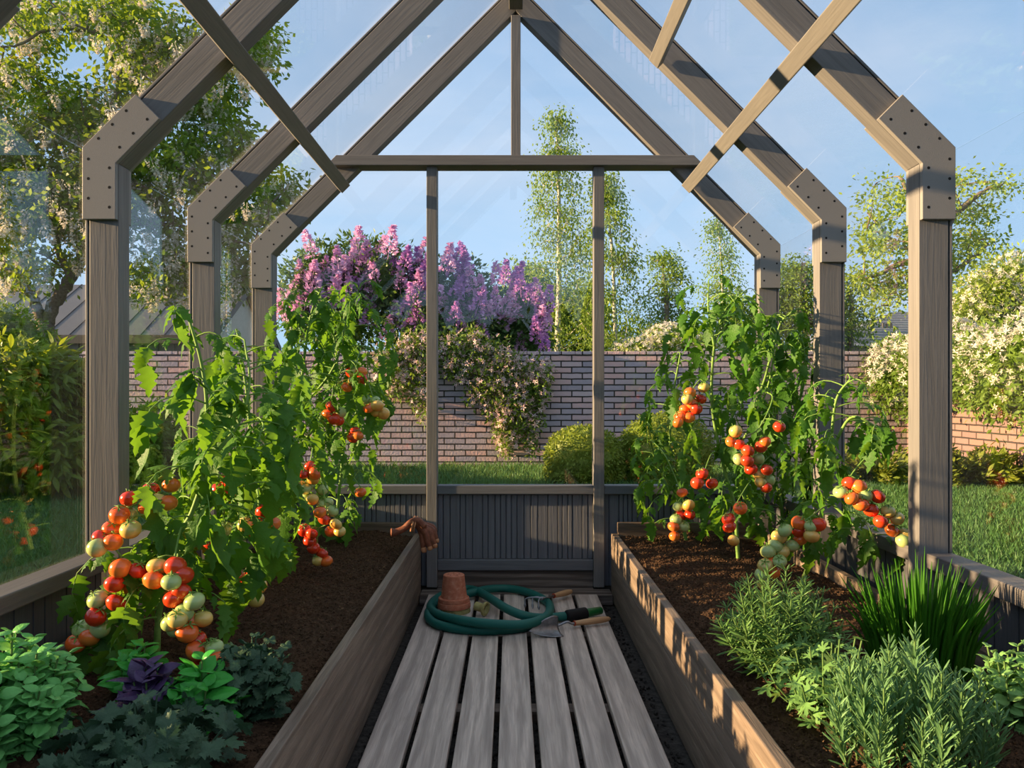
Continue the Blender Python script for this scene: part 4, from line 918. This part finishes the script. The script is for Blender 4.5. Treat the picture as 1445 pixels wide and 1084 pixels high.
def ell(lst, Y0, Y1, seed, dens):
    rd = random.Random(seed); out = []
    for (cx, cy, rx, ry) in lst:
        k = max(1, int(dens*rx*ry/1000))
        for _ in range(k):
            a = rd.uniform(0, 2*PI); r = math.sqrt(rd.random()); out.append(P(cx+rx*r*math.cos(a), cy+ry*r*math.sin(a), rd.uniform(Y0, Y1)))
    return out
def flower_parts(parent, name, meshes, spots, sizes, seed, cap=100, hang=True):
    rd = random.Random(seed)
    for i, (p, s_) in enumerate(zip(spots, sizes)):
        if i >= cap: break
        o = bpy.data.objects.new(name, rd.choice(meshes)); COL.objects.link(o); o.parent = parent; o.location = Vector(p)-WL[parent]
        o.scale = (s_, s_, s_); o.rotation_euler = (rd.gauss(0, .2), rd.gauss(0, .2), rd.uniform(0, 6)); WL[o] = Vector(p)
def raceme(mat, seed, hang, L=1.0, w=0.32, n=110, name='flower'):
    rg = np.random.default_rng(seed); u = rg.uniform(0, 1, n)**0.85; a = rg.uniform(0, 2*PI, n); r = w*(1-u**1.4)*rg.uniform(0.55, 1.0, n)+0.015
    z = u*L*(-1 if hang else 1); Pp = np.stack([np.cos(a)*r, np.sin(a)*r, z], 1); D = np.stack([np.cos(a), np.sin(a), rg.normal(size=n)*0.4+(-0.5 if hang else 0.3)], 1)
    m = MB(); m.scatter(PET, Pp-D*0.05, frames(D, rg.normal(size=(n, 3))), rg.uniform(0.13, 0.2, n)); m.tube([(0, 0, 0.06 if hang else -0.15), (0, 0, (-0.9 if hang else 0.9)*L)], [0.012, 0.004], 4)
    me = m.mesh(name); me.materials.append(mat); return me

# locust tree on the left
T0 = 16.6
sk_ = [(W_([(60, 520), (62, 480), (66, 452)], T0), 0.21, 0.17),
       (W_([(66, 455), (88, 410), (110, 375), (122, 330), (132, 270), (150, 200), (166, 130), (178, 50), (190, -20)], T0), 0.14, 0.05),
       (W_([(64, 458), (48, 425), (28, 395), (8, 372), (-25, 330), (-50, 260)], T0, 15.8), 0.12, 0.05),
       (W_([(100, 392), (85, 360), (82, 330), (95, 280), (85, 220), (60, 170)], T0, 16.2), 0.08, 0.03),
       (W_([(118, 350), (160, 322), (200, 316), (250, 318), (310, 335), (360, 345)], T0, 15.4), 0.07, 0.02),
       (W_([(150, 200), (190, 175), (230, 130), (270, 90)], T0, 15.6), 0.06, 0.02),
       (W_([(168, 110), (145, 52), (105, 42), (62, 44), (30, 62), (0, 66)], T0, 15.2), 0.05, 0.018),
       (W_([(145, 52), (100, 30), (60, -10)], 15.6, 15.2), 0.03, 0.015),
       (W_([(135, 270), (180, 245), (230, 240), (290, 260)], T0, 15.8), 0.05, 0.018)]
lc = ell([(50, 28, 70, 34), (160, 20, 60, 30), (215, 60, 70, 50), (290, 110, 60, 60), (110, 160, 75, 40), (205, 165, 60, 50), (60, 215, 70, 50), (150, 235, 70, 40), (40, 300, 65, 45), (120, 320, 60, 50), (40, 370, 55, 30), (225, 270, 60, 50), (225, 360, 55, 45), (300, 220, 50, 60),
          (340, 290, 55, 50), (390, 280, 32, 30), (330, 370, 50, 30), (245, 410, 50, 20), (30, 110, 40, 26), (345, 60, 40, 50), (-60, 150, 60, 120), (-60, 330, 60, 80)], 15.0, 18.2, 3, 9)
loc = ptree('locust_tree', 'tall left garden tree with hanging cream blossoms and forked grey trunk', 'tree', P(60, 520, T0), sk_, lc, 0.42, 85, M['locleaf'], 0.145, 31, droop=0.5, twig=0.018)
FRm = [raceme(M['locflower'], i, True, n=80, w=0.36, name='flower_raceme') for i in range(3)]
rd = random.Random(9); sp_ = []
for c in lc:
    for _ in range(rd.choice((1, 2, 2, 3))):
        sp_.append(Vector(c)+Vector((rd.gauss(0, .2), rd.uniform(-.45, -.05), rd.uniform(-.25, .05))))
sp_.sort(key=lambda p: (not (-20 < VX+p.x*F/p.y < 440), p.y)); szs = [rd.uniform(0.26, 0.40) for _ in sp_]
flower_parts(loc, 'flower_raceme', FRm, sp_[:100], szs[:100], 4)
m = MB(); rgx = np.random.default_rng(77); rest = sp_[100:]; n = 75
for p, s_ in zip(rest, szs[100:]):
    u = rgx.uniform(0, 1, n)**0.85; a = rgx.uniform(0, 2*PI, n); r = 0.32*(1-u**1.4)*rgx.uniform(0.55, 1.0, n)+0.015
    Pp = np.stack([np.cos(a)*r, np.sin(a)*r, -u], 1)*s_+np.array(p); D = np.stack([np.cos(a), np.sin(a), rgx.normal(size=n)*0.4-0.5], 1)
    m.scatter(PET, Pp, frames(D, rgx.normal(size=(n, 3))), rgx.uniform(0.15, 0.22, n)*s_)
mark(m.build('flower_racemes', M['locflower'], loc), kind='stuff')

def cone_clusters(x0, y0, x1, y1, wfun, Y, n, seed, dep=0.9):
    rd = random.Random(seed); out = []
    for i in range(n):
        u = rd.random(); y = y0+(y1-y0)*u; w = wfun(u); x = x0+(x1-x0)*u+rd.uniform(-1, 1)*w
        p = P(x, y, Y); p.y += rd.uniform(-1, 1)*w*Y/F*dep; out.append(p)
    return out
def simple_tree(label, name, xb, yb, xt, yt, wf, Y, n, crad, nper, mat, size, seed, bark='bark', r=0.09, droop=0.6, group='trees beyond the brick wall', base_y=None, twig=0.01):
    b = P(xb, yb, Y); b.z = -0.07; sk = [([b, P((xb+xt)/2+3, (yb+yt)/2, Y), P(xt, yt, Y)], r, 0.012)]
    return ptree(name, label, 'tree', b, sk, cone_clusters(xt, yt, xb, yb, wf, Y, n, seed), crad, nper, mat, size, seed, bark, droop=droop, group=group, twig=twig)
simple_tree('tallest birch with white trunk rising right of the lilac', 'birch_tree', 786, 492, 786, 165, lambda u: 4+54*u**0.7 if u < 0.75 else 54, 22, 170, 0.36, 62, M['birchleaf'], 0.09, 41, 'birchbark', 0.10, 1.0)
simple_tree('second birch behind the right mullion, shorter than the tallest birch', 'birch_tree', 872, 492, 852, 250, lambda u: 5+46*u**0.7, 21, 120, 0.34, 66, M['birchleaf'], 0.09, 43, 'birchbark', 0.07, 1.0)
simple_tree('slim pale birch seen far off above the right tomato plants', 'birch_tree', 1020, 492, 1013, 312, lambda u: 4+36*u**0.7, 30, 90, 0.4, 46, M['birchleaf'], 0.11, 47, 'birchbark', 0.06, 1.0)
simple_tree('small leafy tree between the two birches and the lilac', 'garden_tree', 752, 498, 745, 385, lambda u: 22+40*u, 25, 60, 0.556, 130, M['treeleaf'], 0.132, 49, r=0.14, twig=0.016)
simple_tree('low bushy tree right of the second birch', 'garden_tree', 820, 498, 825, 420, lambda u: 40+22*u, 25, 60, 0.514, 130, M['treeleaf'], 0.136, 50, r=0.14, twig=0.016)
simple_tree('loose young tree with thin dark branches left of the slim pale birch', 'garden_tree', 940, 500, 935, 365, lambda u: 12+34*u, 25, 70, 0.417, 70, M['treeleaf'], 0.112, 51, r=0.14, twig=0.016)
simple_tree('dark leafy tree between the middle and rear right posts', 'garden_tree', 1135, 500, 1132, 370, lambda u: 20+38*u**0.6, 25, 80, 0.500, 120, M['treeleaf'], 0.113, 53, r=0.14, twig=0.016)
simple_tree('dark round tree half hidden behind the middle right post', 'garden_tree', 1200, 495, 1196, 395, lambda u: 26+12*u, 25, 36, 0.500, 120, M['treeleaf'], 0.107, 55, r=0.14, twig=0.016)
simple_tree('low hedge like tree below the slim pale birch', 'garden_tree', 1060, 500, 1062, 430, lambda u: 36+20*u, 25, 46, 0.500, 120, M['treeleaf'], 0.119, 56, r=0.14, twig=0.016)
Tr = 14.8; bs = P(1300, 520, Tr); bs.z = -0.07
skr = [([bs, P(1302, 440, Tr), P(1312, 380, Tr)], 0.16, 0.12), (W_([(1312, 385), (1280, 370), (1245, 385), (1215, 395)], Tr), 0.08, 0.02), (W_([(1312, 380), (1318, 330), (1290, 290), (1270, 250)], Tr), 0.09, 0.03), (W_([(1316, 350), (1350, 300), (1390, 270), (1415, 262)], Tr), 0.08, 0.02), (W_([(1310, 390), (1350, 380), (1395, 345)], Tr), 0.06, 0.02), (W_([(1300, 350), (1265, 345), (1225, 300)], Tr), 0.05, 0.02)]
ptree('garden_tree', 'large open crowned light green tree behind the tallest right post', 'tree', bs, skr, ell([(1262, 270, 40, 28), (1225, 330, 24, 34), (1260, 330, 40, 34), (1300, 300, 40, 50), (1365, 275, 40, 32), (1405, 268, 22, 16), (1385, 330, 40, 30), (1215, 385, 20, 22), (1240, 400, 28, 24), (1345, 345, 40, 30), (1330, 390, 40, 22), (1240, 440, 26, 12), (1285, 400, 40, 30)], 14, 15.8, 12, 8), 0.32, 90, M['treeleaf2'], 0.09, 61, group='trees beyond the brick wall', droop=0.2)

def bush(name, label, cat, base, blobs, n, tpl, mat, size, seed, flowers=None, droop=0.2, core=0.72, coremat='darkleaf', group=None, outward=0.9, jit=0.12, stems=True, shell=0.35):
    rg = np.random.default_rng(seed); rd = random.Random(seed); t = thing(name, label, cat, base, group)
    vol = np.array([b[1][0]*b[1][2] for b in blobs]); pr = vol/vol.sum(); k = rg.choice(len(blobs), n, p=pr)
    C_ = np.array([tuple(b[0]) for b in blobs])[k]; R_b = np.array([tuple(b[1]) for b in blobs])[k]
    d = rand_dirs(rg, n); rad = 1-shell*rg.random((n, 1))**1.5+rg.normal(size=(n, 1))*jit
    Pp = C_+d*R_b*rad; D = d*outward+rg.normal(size=(n, 3))*0.6; D[:, 2] -= droop
    f = MB(); f.scatter(tpl, Pp, frames(D, rg.normal(size=(n, 3))*0.6+np.array([0, 0, 1.0])), rg.uniform(0.7, 1.3, n)*size)
    for b in blobs:
        if core: f.blob(b[0], [q*core for q in b[1]], 14, 10, 0.12, rd)
    for V in f.V: V[:, 2] = np.maximum(V[:, 2], -0.065)
    f.build('foliage', mat, t)
    if stems:
        m = MB()
        for i in range(10):
            b = rd.choice(blobs); c = Vector(b[0]); m.tube(spline([Vector(base)+Vector((rd.uniform(-.15, .15), rd.uniform(-.1, .1), -0.02)), (Vector(base)+c)/2+Vector((0, 0, .1)), c], 4), 0.015, 5)
        m.build('branches', M['bark'], t)
    if flowers:
        fm_, fn, fs, ft, up = flowers
        k = rg.choice(len(blobs), fn, p=pr); d = rand_dirs(rg, fn); d[:, 1] = -np.abs(d[:, 1])*0.9; d[:, 2] += up; d /= np.linalg.norm(d, axis=1, keepdims=True)
        Pf = np.array([tuple(b[0]) for b in blobs])[k]+d*np.array([tuple(b[1]) for b in blobs])[k]*rg.uniform(0.95, 1.15, (fn, 1))
        g_ = MB(); g_.scatter(ft, Pf, frames(rand_dirs(rg, fn), d+rg.normal(size=(fn, 3))*0.3), rg.uniform(0.7, 1.3, fn)*fs); mark(g_.build('flowers', fm_, t), kind='stuff')
    return t
def bl(lst, Y, dy=0.4, yj=0.0):     # ellipses in photo pixels -> solid blobs Y metres away
    out = []
    for i, (cx, cy, rx, ry) in enumerate(lst):
        Yi = Y+yj*((i*7) % 5-2)/2; out.append((P(cx, cy, Yi), (rx*Yi/F, dy*(0.6+0.4*rx/50), ry*Yi/F)))
    return out
gb = lambda x, Y: Vector(((x-VX)*Y/F, Y, -0.07))

# brick walls and their plants
m = MB(); m.box(-14.5, 6.42, 12.1, 12.36, -0.1, 1.66); bw = m.build('brick_wall', M['brick_x'], origin=(-4, 12.1, 0)); mark(bw, 'long brick garden wall running straight across behind the greenhouse', 'wall')
m = MB(); xx = -14.5
while xx < 6.4: m.box(xx+0.004, xx+0.246, 12.085, 12.375, 1.66, 1.71); xx += 0.25
m.build('coping', M['brick_x'], bw, bevel=0.006, seg=1)
m = MB(); m.box(6.15, 6.41, 3.5, 12.1, -0.1, 1.66); bw2 = m.build('brick_wall', M['brick_y'], origin=(6.2, 8, 0)); mark(bw2, 'sunlit brick garden wall on the right side under the white clematis', 'wall')
m = MB(); yy = 3.5
while yy < 12.0: m.box(6.135, 6.425, yy+0.004, yy+0.246, 1.66, 1.71); yy += 0.25
m.build('coping', M['brick_y'], bw2, bevel=0.006, seg=1)

lb = bl([(425, 420, 30, 60), (455, 385, 34, 45), (500, 385, 42, 52), (545, 400, 45, 60), (600, 410, 45, 55), (590, 450, 60, 45), (655, 425, 42, 60), (700, 450, 42, 45), (745, 450, 30, 50), (480, 460, 60, 40), (660, 470, 60, 30), (735, 478, 44, 24)], 13.4, 0.6, 0.3)
lil = bush('lilac_shrub', 'big lilac shrub with pink and purple blossom above the brick wall', 'lilac', gb(590, 13.4), lb, 17000, SIMPLE, M['lilacleaf'], 0.10, 71, core=0.6)
LM1 = [raceme(M['lil1'], i+20, False, L=1.0, w=0.30, n=170, name='lilac_panicle') for i in range(2)]; LM2 = [raceme(M['lil2'], i+30, False, L=1.0, w=0.30, n=170, name='lilac_panicle') for i in range(2)]
lpx = [(442, 352), (505, 350), (520, 360), (497, 368), (512, 378), (535, 352), (548, 350), (478, 372), (488, 385), (470, 395), (455, 385), (440, 398), (428, 390), (412, 410), (404, 425), (398, 440), (430, 425), (445, 415), (470, 412), (500, 402), (516, 392), (530, 388), (482, 430), (495, 420), (525, 410), (405, 445), (415, 438), (432, 440), (450, 440),
       (570, 370), (575, 385), (590, 372), (600, 378), (560, 378), (612, 382), (598, 360), (630, 372), (648, 368), (660, 372), (640, 378), (652, 385), (565, 400), (590, 410), (600, 402), (610, 412), (585, 425), (572, 440), (560, 450), (590, 450), (600, 465), (575, 462), (612, 430), (622, 440), (640, 412), (655, 405), (668, 400), (678, 412), (672, 430), (650, 430), (640, 445), (625, 468), (640, 480), (652, 460), (668, 448), (690, 438),
       (702, 392), (712, 390), (735, 405), (745, 418), (728, 412), (700, 425), (712, 432), (695, 440), (708, 450), (762, 420), (770, 430), (765, 445), (770, 455), (760, 462), (728, 440), (722, 395), (765, 475), (758, 470), (735, 487), (768, 492), (682, 470), (660, 480), (612, 475), (545, 470), (520, 450)]
rd = random.Random(5); sp1 = []
for (x, y) in lpx: sp1.append(P(x, y+10, 12.75+rd.uniform(-0.1, 0.25)))
for i, p in enumerate(sp1[:99]):
    x = lpx[i][0]; pk = rd.random() < (0.9 if x < 560 else 0.4)
    o = bpy.data.objects.new('lilac_panicle', rd.choice(LM1 if pk else LM2)); COL.objects.link(o); o.parent = lil; o.location = p-WL[lil]; WL[o] = p
    k = rd.uniform(0.36, 0.48); o.scale = (k*0.95, k*0.95, k); o.rotation_euler = (rd.gauss(0, .22), rd.gauss(0, .25), rd.uniform(0, 6))
def strands(lst, seed):
    rd = random.Random(seed); out = []
    for (cx, y0, y1, w) in lst:
        y = y0
        while y < y1:
            u = (y-y0)/max(1, y1-y0); r = rd.uniform(8, 14)*(1-0.3*u); out.append((P(cx+rd.uniform(-1, 1)*w*(1-0.6*u), y, 12.02-0.16*rd.random()), (r*12/F, 0.13, r*12/F*rd.uniform(0.8, 1.3)))); y += rd.uniform(2.5, 5)
    return out
hb = strands([(545, 490, 560, 14), (565, 480, 545, 16), (585, 478, 570, 16), (600, 482, 590, 10), (560, 500, 560, 20), (600, 480, 530, 12), (578, 485, 510, 26)], 1)
bush('honeysuckle', 'pink honeysuckle hanging over the brick wall left of the left mullion', 'honeysuckle', P(575, 490, 12.05), hb, 2600, SIMPLE, M['treeleaf'], 0.075, 73, (M['honey'], 650, 0.045, FLW, 0.1), core=0, jit=0.25, stems=False)
hb = strands([(630, 480, 530, 14), (650, 478, 545, 16), (670, 476, 575, 18), (690, 478, 590, 18), (705, 500, 620, 16), (718, 505, 640, 14), (735, 510, 600, 18), (750, 515, 600, 14), (765, 520, 575, 8), (700, 520, 560, 34), (715, 580, 645, 12), (750, 590, 640, 10), (655, 482, 505, 40), (728, 560, 610, 26)], 2)
bush('honeysuckle', 'large pink honeysuckle cascading down the brick wall right of the left mullion', 'honeysuckle', P(700, 490, 12.05), hb, 6500, SIMPLE, M['treeleaf'], 0.07, 74, (M['honey'], 1250, 0.045, FLW, 0.1), core=0, jit=0.25, stems=False)
bush('flowering_shrub', 'cream flowering shrub peeping over the wall right of the right mullion', 'shrub', gb(925, 12.8), bl([(905, 492, 30, 16), (945, 482, 40, 24), (985, 490, 35, 22), (880, 496, 20, 14)], 12.8, 0.4), 2500, SIMPLE, M['treeleaf2'], 0.07, 75, (M['white'], 900, 0.035, FLW, 0.4), core=0.6)
bush('boxwood', 'round clipped boxwood on the lawn left of the right mullion', 'boxwood', gb(822, 9.75), [(gb(824, 9.75)+Vector((0, 0, 0.33)), (0.49, 0.45, 0.40)), (gb(824, 9.75)+Vector((0, 0, 0.15)), (0.50, 0.45, 0.25))], 9000, SIMPLE, M['box'], 0.042, 76, core=0.9, outward=0.6, jit=0.03, shell=0.1, stems=False)
bush('boxwood', 'taller round boxwood right of the right mullion behind the tomato plants', 'boxwood', gb(935, 9.9), [(gb(940, 9.9)+Vector((0, 0, 0.42)), (0.60, 0.5, 0.46)), (gb(938, 9.9)+Vector((0, 0, 0.18)), (0.6, 0.5, 0.28))], 10000, SIMPLE, M['box'], 0.042, 77, core=0.9, outward=0.6, jit=0.04, shell=0.12, stems=False)
cb_ = []
rd = random.Random(4)
for i in range(15):
    Yc = 12.0-i*0.42; cb_.append((Vector((6.02+rd.uniform(-.08, .12), Yc, 1.55+rd.uniform(-.12, .15)-0.02*i)), (0.38, 0.42, 0.45)))
for i in range(9): cb_.append((Vector((5.98, 12.0-i*0.65, 1.05+rd.uniform(-.25, .15))), (0.22, 0.30, 0.35)))
cb_.append((Vector((5.75, 11.95, 1.3)), (0.35, 0.3, 0.5)))
bush('clematis', 'white flowering clematis spilling over the right brick wall', 'clematis', (6.0, 9.5, -0.07), cb_, 15000, SIMPLE, M['treeleaf'], 0.085, 78, (M['white'], 3600, 0.05, FLW, 0.8), core=0.5, jit=0.25, stems=False)
bush('flowering_shrub', 'tall cream flowered shrub at the right edge above the clematis', 'shrub', gb(1420, 13.2), bl([(1395, 415, 50, 30), (1430, 395, 45, 35), (1380, 440, 40, 25), (1425, 440, 50, 30), (1360, 455, 30, 18)], 13.2, 0.6), 9000, SIMPLE, M['treeleaf2'], 0.085, 79, (M['white'], 900, 0.045, FLW, 0.5), core=0.6, jit=0.25)
def juniper(label, c, r, seed, n=42):
    rd = random.Random(seed); t = thing('juniper', label, 'juniper', c); A = []; m = MB()
    for i in range(n):
        a = rd.uniform(0, 2*PI); el = rd.uniform(0.15, 1.1); L = r*rd.uniform(0.6, 1.0); d = Vector((math.cos(a)*math.cos(el), math.sin(a)*math.cos(el), math.sin(el)*0.75))
        sp = spline([Vector(c), Vector(c)+d*L*0.55, Vector(c)+d*L+Vector((math.cos(a)*0.1, math.sin(a)*0.1, -0.04))], 8); m.tube(sp, 0.006, 4)
        for k in range(70):
            u = rd.uniform(0.2, 1.0); p = sp[min(len(sp)-1, int(u*(len(sp)-1)))]; q = d+Vector((rd.gauss(0, .5), rd.gauss(0, .5), rd.gauss(0.1, .4)))
            A.append((p+Vector((rd.gauss(0, .03), rd.gauss(0, .03), rd.gauss(0, .03))), q, (rd.gauss(0, 1), rd.gauss(0, 1), 1), rd.uniform(0.06, 0.12)))
    m.build('branches', M['bark'], t); f = MB(); f.scatter(LANCE, [a[0] for a in A], frames([a[1] for a in A], [a[2] for a in A]), [a[3] for a in A]); f.build('foliage', M['juni'], t)
juniper('feathery yellow green juniper at the foot of the right brick wall', Vector((5.55, 9.4, -0.06)), 0.85, 1)
juniper('feathery yellow green juniper seen between the two right posts', Vector((4.5, 9.6, -0.06)), 0.8, 2)
bush('leafy_shrub', 'broad leafy green shrub on the lawn at the left edge', 'shrub', gb(40, 8.4), bl([(20, 560, 60, 60), (70, 545, 50, 50), (110, 590, 45, 60), (40, 620, 60, 55), (-30, 580, 60, 90), (95, 640, 35, 35), (15, 520, 40, 35)], 8.4, 0.55, 0.3), 8500, LANCE, M['peony'], 0.15, 80, core=0.65, jit=0.16, droop=0.35)
bush('leafy_shrub', 'leafy green shrub behind the nearest left tomato plant', 'shrub', gb(215, 9.2), bl([(170, 630, 40, 45), (215, 620, 40, 50), (265, 640, 35, 35)], 9.2, 0.45, 0.3), 4200, SIMPLE, M['treeleaf'], 0.085, 81, core=0.7, jit=0.12)
bush('leafy_shrub', 'dark green shrub behind the wall under the locust tree', 'shrub', gb(20, 13.0), bl([(5, 460, 38, 32), (40, 475, 30, 22), (-30, 470, 40, 40)], 12.9, 0.5), 4500, SIMPLE, M['treeleaf'], 0.085, 82, core=0.6, jit=0.15)

# houses
def mat_seam():
    s = NT('grey_metal_roof'); v = s.coord((1, 1, 1), island=False); n = s.noise(v, 3, 3)
    return s.pbr(s.mix(n, (0.11, 0.11, 0.125), (0.15, 0.15, 0.165)), 0.42, None, 0.5, metal=0.25)
M['roofmetal'] = mat_seam(); M['siding'] = mat_plain('grey_siding', (0.24, 0.24, 0.23), (0.30, 0.30, 0.28), 12, 0.8); M['cream'] = mat_plain('cream_wall', (0.55, 0.53, 0.50), (0.62, 0.60, 0.57), 5, 0.9); M['fascia'] = mat_plain('dark_fascia', (0.07, 0.068, 0.07), (0.09, 0.088, 0.09), 8, 0.6)
hx0, hx1, hy0, hy1, ez, rz = -16.5, -7.75, 20.3, 26.1, 2.56, 4.30; ym = (hy0+hy1)/2; ht_ = thing('house', 'long low house on the left with grey standing seam metal roof', 'house', ((hx0+hx1)/2, ym, -0.07), 'neighbouring houses')
m = MB(); m.box(hx0, hx1-0.25, hy0+0.3, hy1-0.3, -0.07, ez-0.05); m.build('wall', M['siding'], ht_)
m = MB(); m.add([(hx1-0.25, hy0+0.3, ez-0.1), (hx1-0.25, hy1-0.3, ez-0.1), (hx1-0.25, ym, rz-0.15), (hx1-0.45, hy0+0.3, ez-0.1), (hx1-0.45, hy1-0.3, ez-0.1), (hx1-0.45, ym, rz-0.15)], [(0, 1, 2), (3, 5, 4), (0, 3, 4, 1), (1, 4, 5, 2), (2, 5, 3, 0)]); m.box(hx1-0.26, hx1-0.24, hy0+0.3, hy1-0.3, -0.07, ez-0.1); m.build('gable_wall', M['cream'], ht_)
m = MB(); x = hx0
while x < hx1-0.4: m.box(x, x+0.05, hy0+0.27, hy0+0.3, -0.07, ez-0.1); x += 0.42
m.build('siding_battens', M['siding'], ht_)
for nm_, (ya, yb) in (('roof', (hy0, ym)), ('roof', (hy1, ym))):
    m = MB(); sl_ = Vector((0, yb-ya, rz-ez)); L_ = sl_.length; nn = Vector((1, 0, 0)).cross(sl_).normalized(); nn = nn if nn.z > 0 else -nn
    m.obox((hx0, ya, ez), (hx1-hx0, 0, 0), sl_, nn*-0.08); x = hx0
    while x < hx1-0.05: m.obox((x, ya, ez), (0.02, 0, 0), sl_, nn*0.022); x += 0.62
    m.build(nm_, M['roofmetal'], ht_)
m = MB(); m.box(hx0, hx1, hy0-0.12, hy0+0.02, ez-0.2, ez+0.02); m.build('gutter', M['fascia'], ht_)
for (ya, yb) in ((hy0-0.05, ym), (hy1+0.05, ym)):
    m = MB(); sl_ = Vector((0, yb-ya, rz-ez)); m.obox((hx1-0.02, ya, ez-0.16), (0.07, 0, 0), sl_, (0, 0, 0.22)); m.build('verge_board', M['fascia'], ht_)
# right house: hipped roof
M['tile'] = mat_plain('grey_roof_tiles', (0.22, 0.24, 0.28), (0.30, 0.32, 0.36), 6, 0.6, 0.4)
Yh = 30; e0 = P(1150, 488, Yh); e1 = P(1420, 488, Yh); r0 = P(1262, 440, Yh+4); r1 = P(1400, 440, Yh+4); b0 = Vector((e0.x, Yh+8, e0.z)); b1 = Vector((e1.x, Yh+8, e1.z))
h2 = thing('house', 'house at the right with a dark hipped roof and small flue pipes', 'house', ((e0.x+e1.x)/2, Yh+4, -0.07), 'neighbouring houses')
m = MB(); m.add([e0, e1, b1, b0, r0, r1], [(0, 1, 5, 4), (1, 2, 5), (2, 3, 4, 5), (3, 0, 4), (0, 3, 2, 1)])
for i in range(1, 14):
    u = i/14; a = e0.lerp(r0, u); b = e1.lerp(r1, u); m.obox(a+Vector((0, 0, 0.0)), b-a, (0, -0.03, 0.0), (0, 0, 0.06))
m.build('roof', M['tile'], h2); m = MB(); m.box(e0.x+0.4, e1.x-0.4, Yh+0.4, Yh+7.6, -0.07, e0.z-0.05); m.build('wall', M['siding'], h2)
for px in (1229.5, 1246, 1251.5, 1257):
    yy = Yh+(2.0); p = P(px, 0, yy); m = MB(); zt = CAMZ+(VY-(456 if px > 1240 else 452))*yy/F
    m.tube([(p.x, yy, zt-0.5), (p.x, yy, zt)], 0.055, 10); m.build('flue_pipe', M['fascia'], h2)

# grass
rg = np.random.default_rng(99); n = 330000
GX = np.concatenate([rg.uniform(-9, -1.47, 130000), rg.uniform(1.53, 6.1, 110000), rg.uniform(-7, 6.1, 90000)])
GY = np.concatenate([1.5+8.5*rg.random(130000)**1.3, 1.5+8.5*rg.random(110000)**1.3, rg.uniform(4.5, 12.05, 90000)])
Pp = np.stack([GX, GY, np.full(n, -0.07)], 1); D = rg.normal(size=(n, 3))*0.45; D[:, 2] = 1
BLD = (np.array([(0, 0.055, 0), (0, -0.055, 0), (0.6, 0.04, 0.06), (0.6, -0.04, 0.06), (1, 0, 0.22)]), [np.array([(0, 1, 3, 2)]), np.array([(2, 3, 4)])])
M['grass'] = mat_leaf('grass_blade', (0.04, 0.125, 0.038), (0.085, 0.19, 0.055), 0.3, (0.20, 0.27, 0.04), 0.5)
m = MB(); m.scatter(BLD, Pp, frames(D, rg.normal(size=(n, 3))), rg.uniform(0.035, 0.075, n)*(1+0.05*GY)); mark(m.build('grass', M['grass']), 'mown green lawn grass around the greenhouse up to the brick walls', 'grass', kind='stuff')
# hedge out of view on the left, added to shade the lawn
hb = []
rd = random.Random(6)
for i in range(37): hb.append((Vector((-7.9+rd.uniform(-.1, .1), -7+i*0.5, 0.5+rd.uniform(-.05, .08))), (0.6, 0.5, 0.85+rd.uniform(-.12, .14))))
bush('hedge', 'unseen dense hedge added on the left to shade the lawn', 'hedge', (-7.9, 0, -0.07), hb, 20000, SIMPLE, M['darkleaf'], 0.11, 90, core=0.88, jit=0.08, stems=False)

hb = []  # second unseen row, added behind the camera so the panes reflect something dark
for i in range(20): hb.append((Vector((-9+i*1.0, -9+rd.uniform(-.3, .3), 1.3)), (0.8, 0.8, 1.9+rd.uniform(-.4, .6))))
bush('hedge', 'unseen tall hedge added behind the viewer to darken glass reflections', 'hedge', (0, -9, -0.07), hb, 12000, SIMPLE, M['darkleaf'], 0.16, 91, core=0.9, jit=0.08, stems=False)
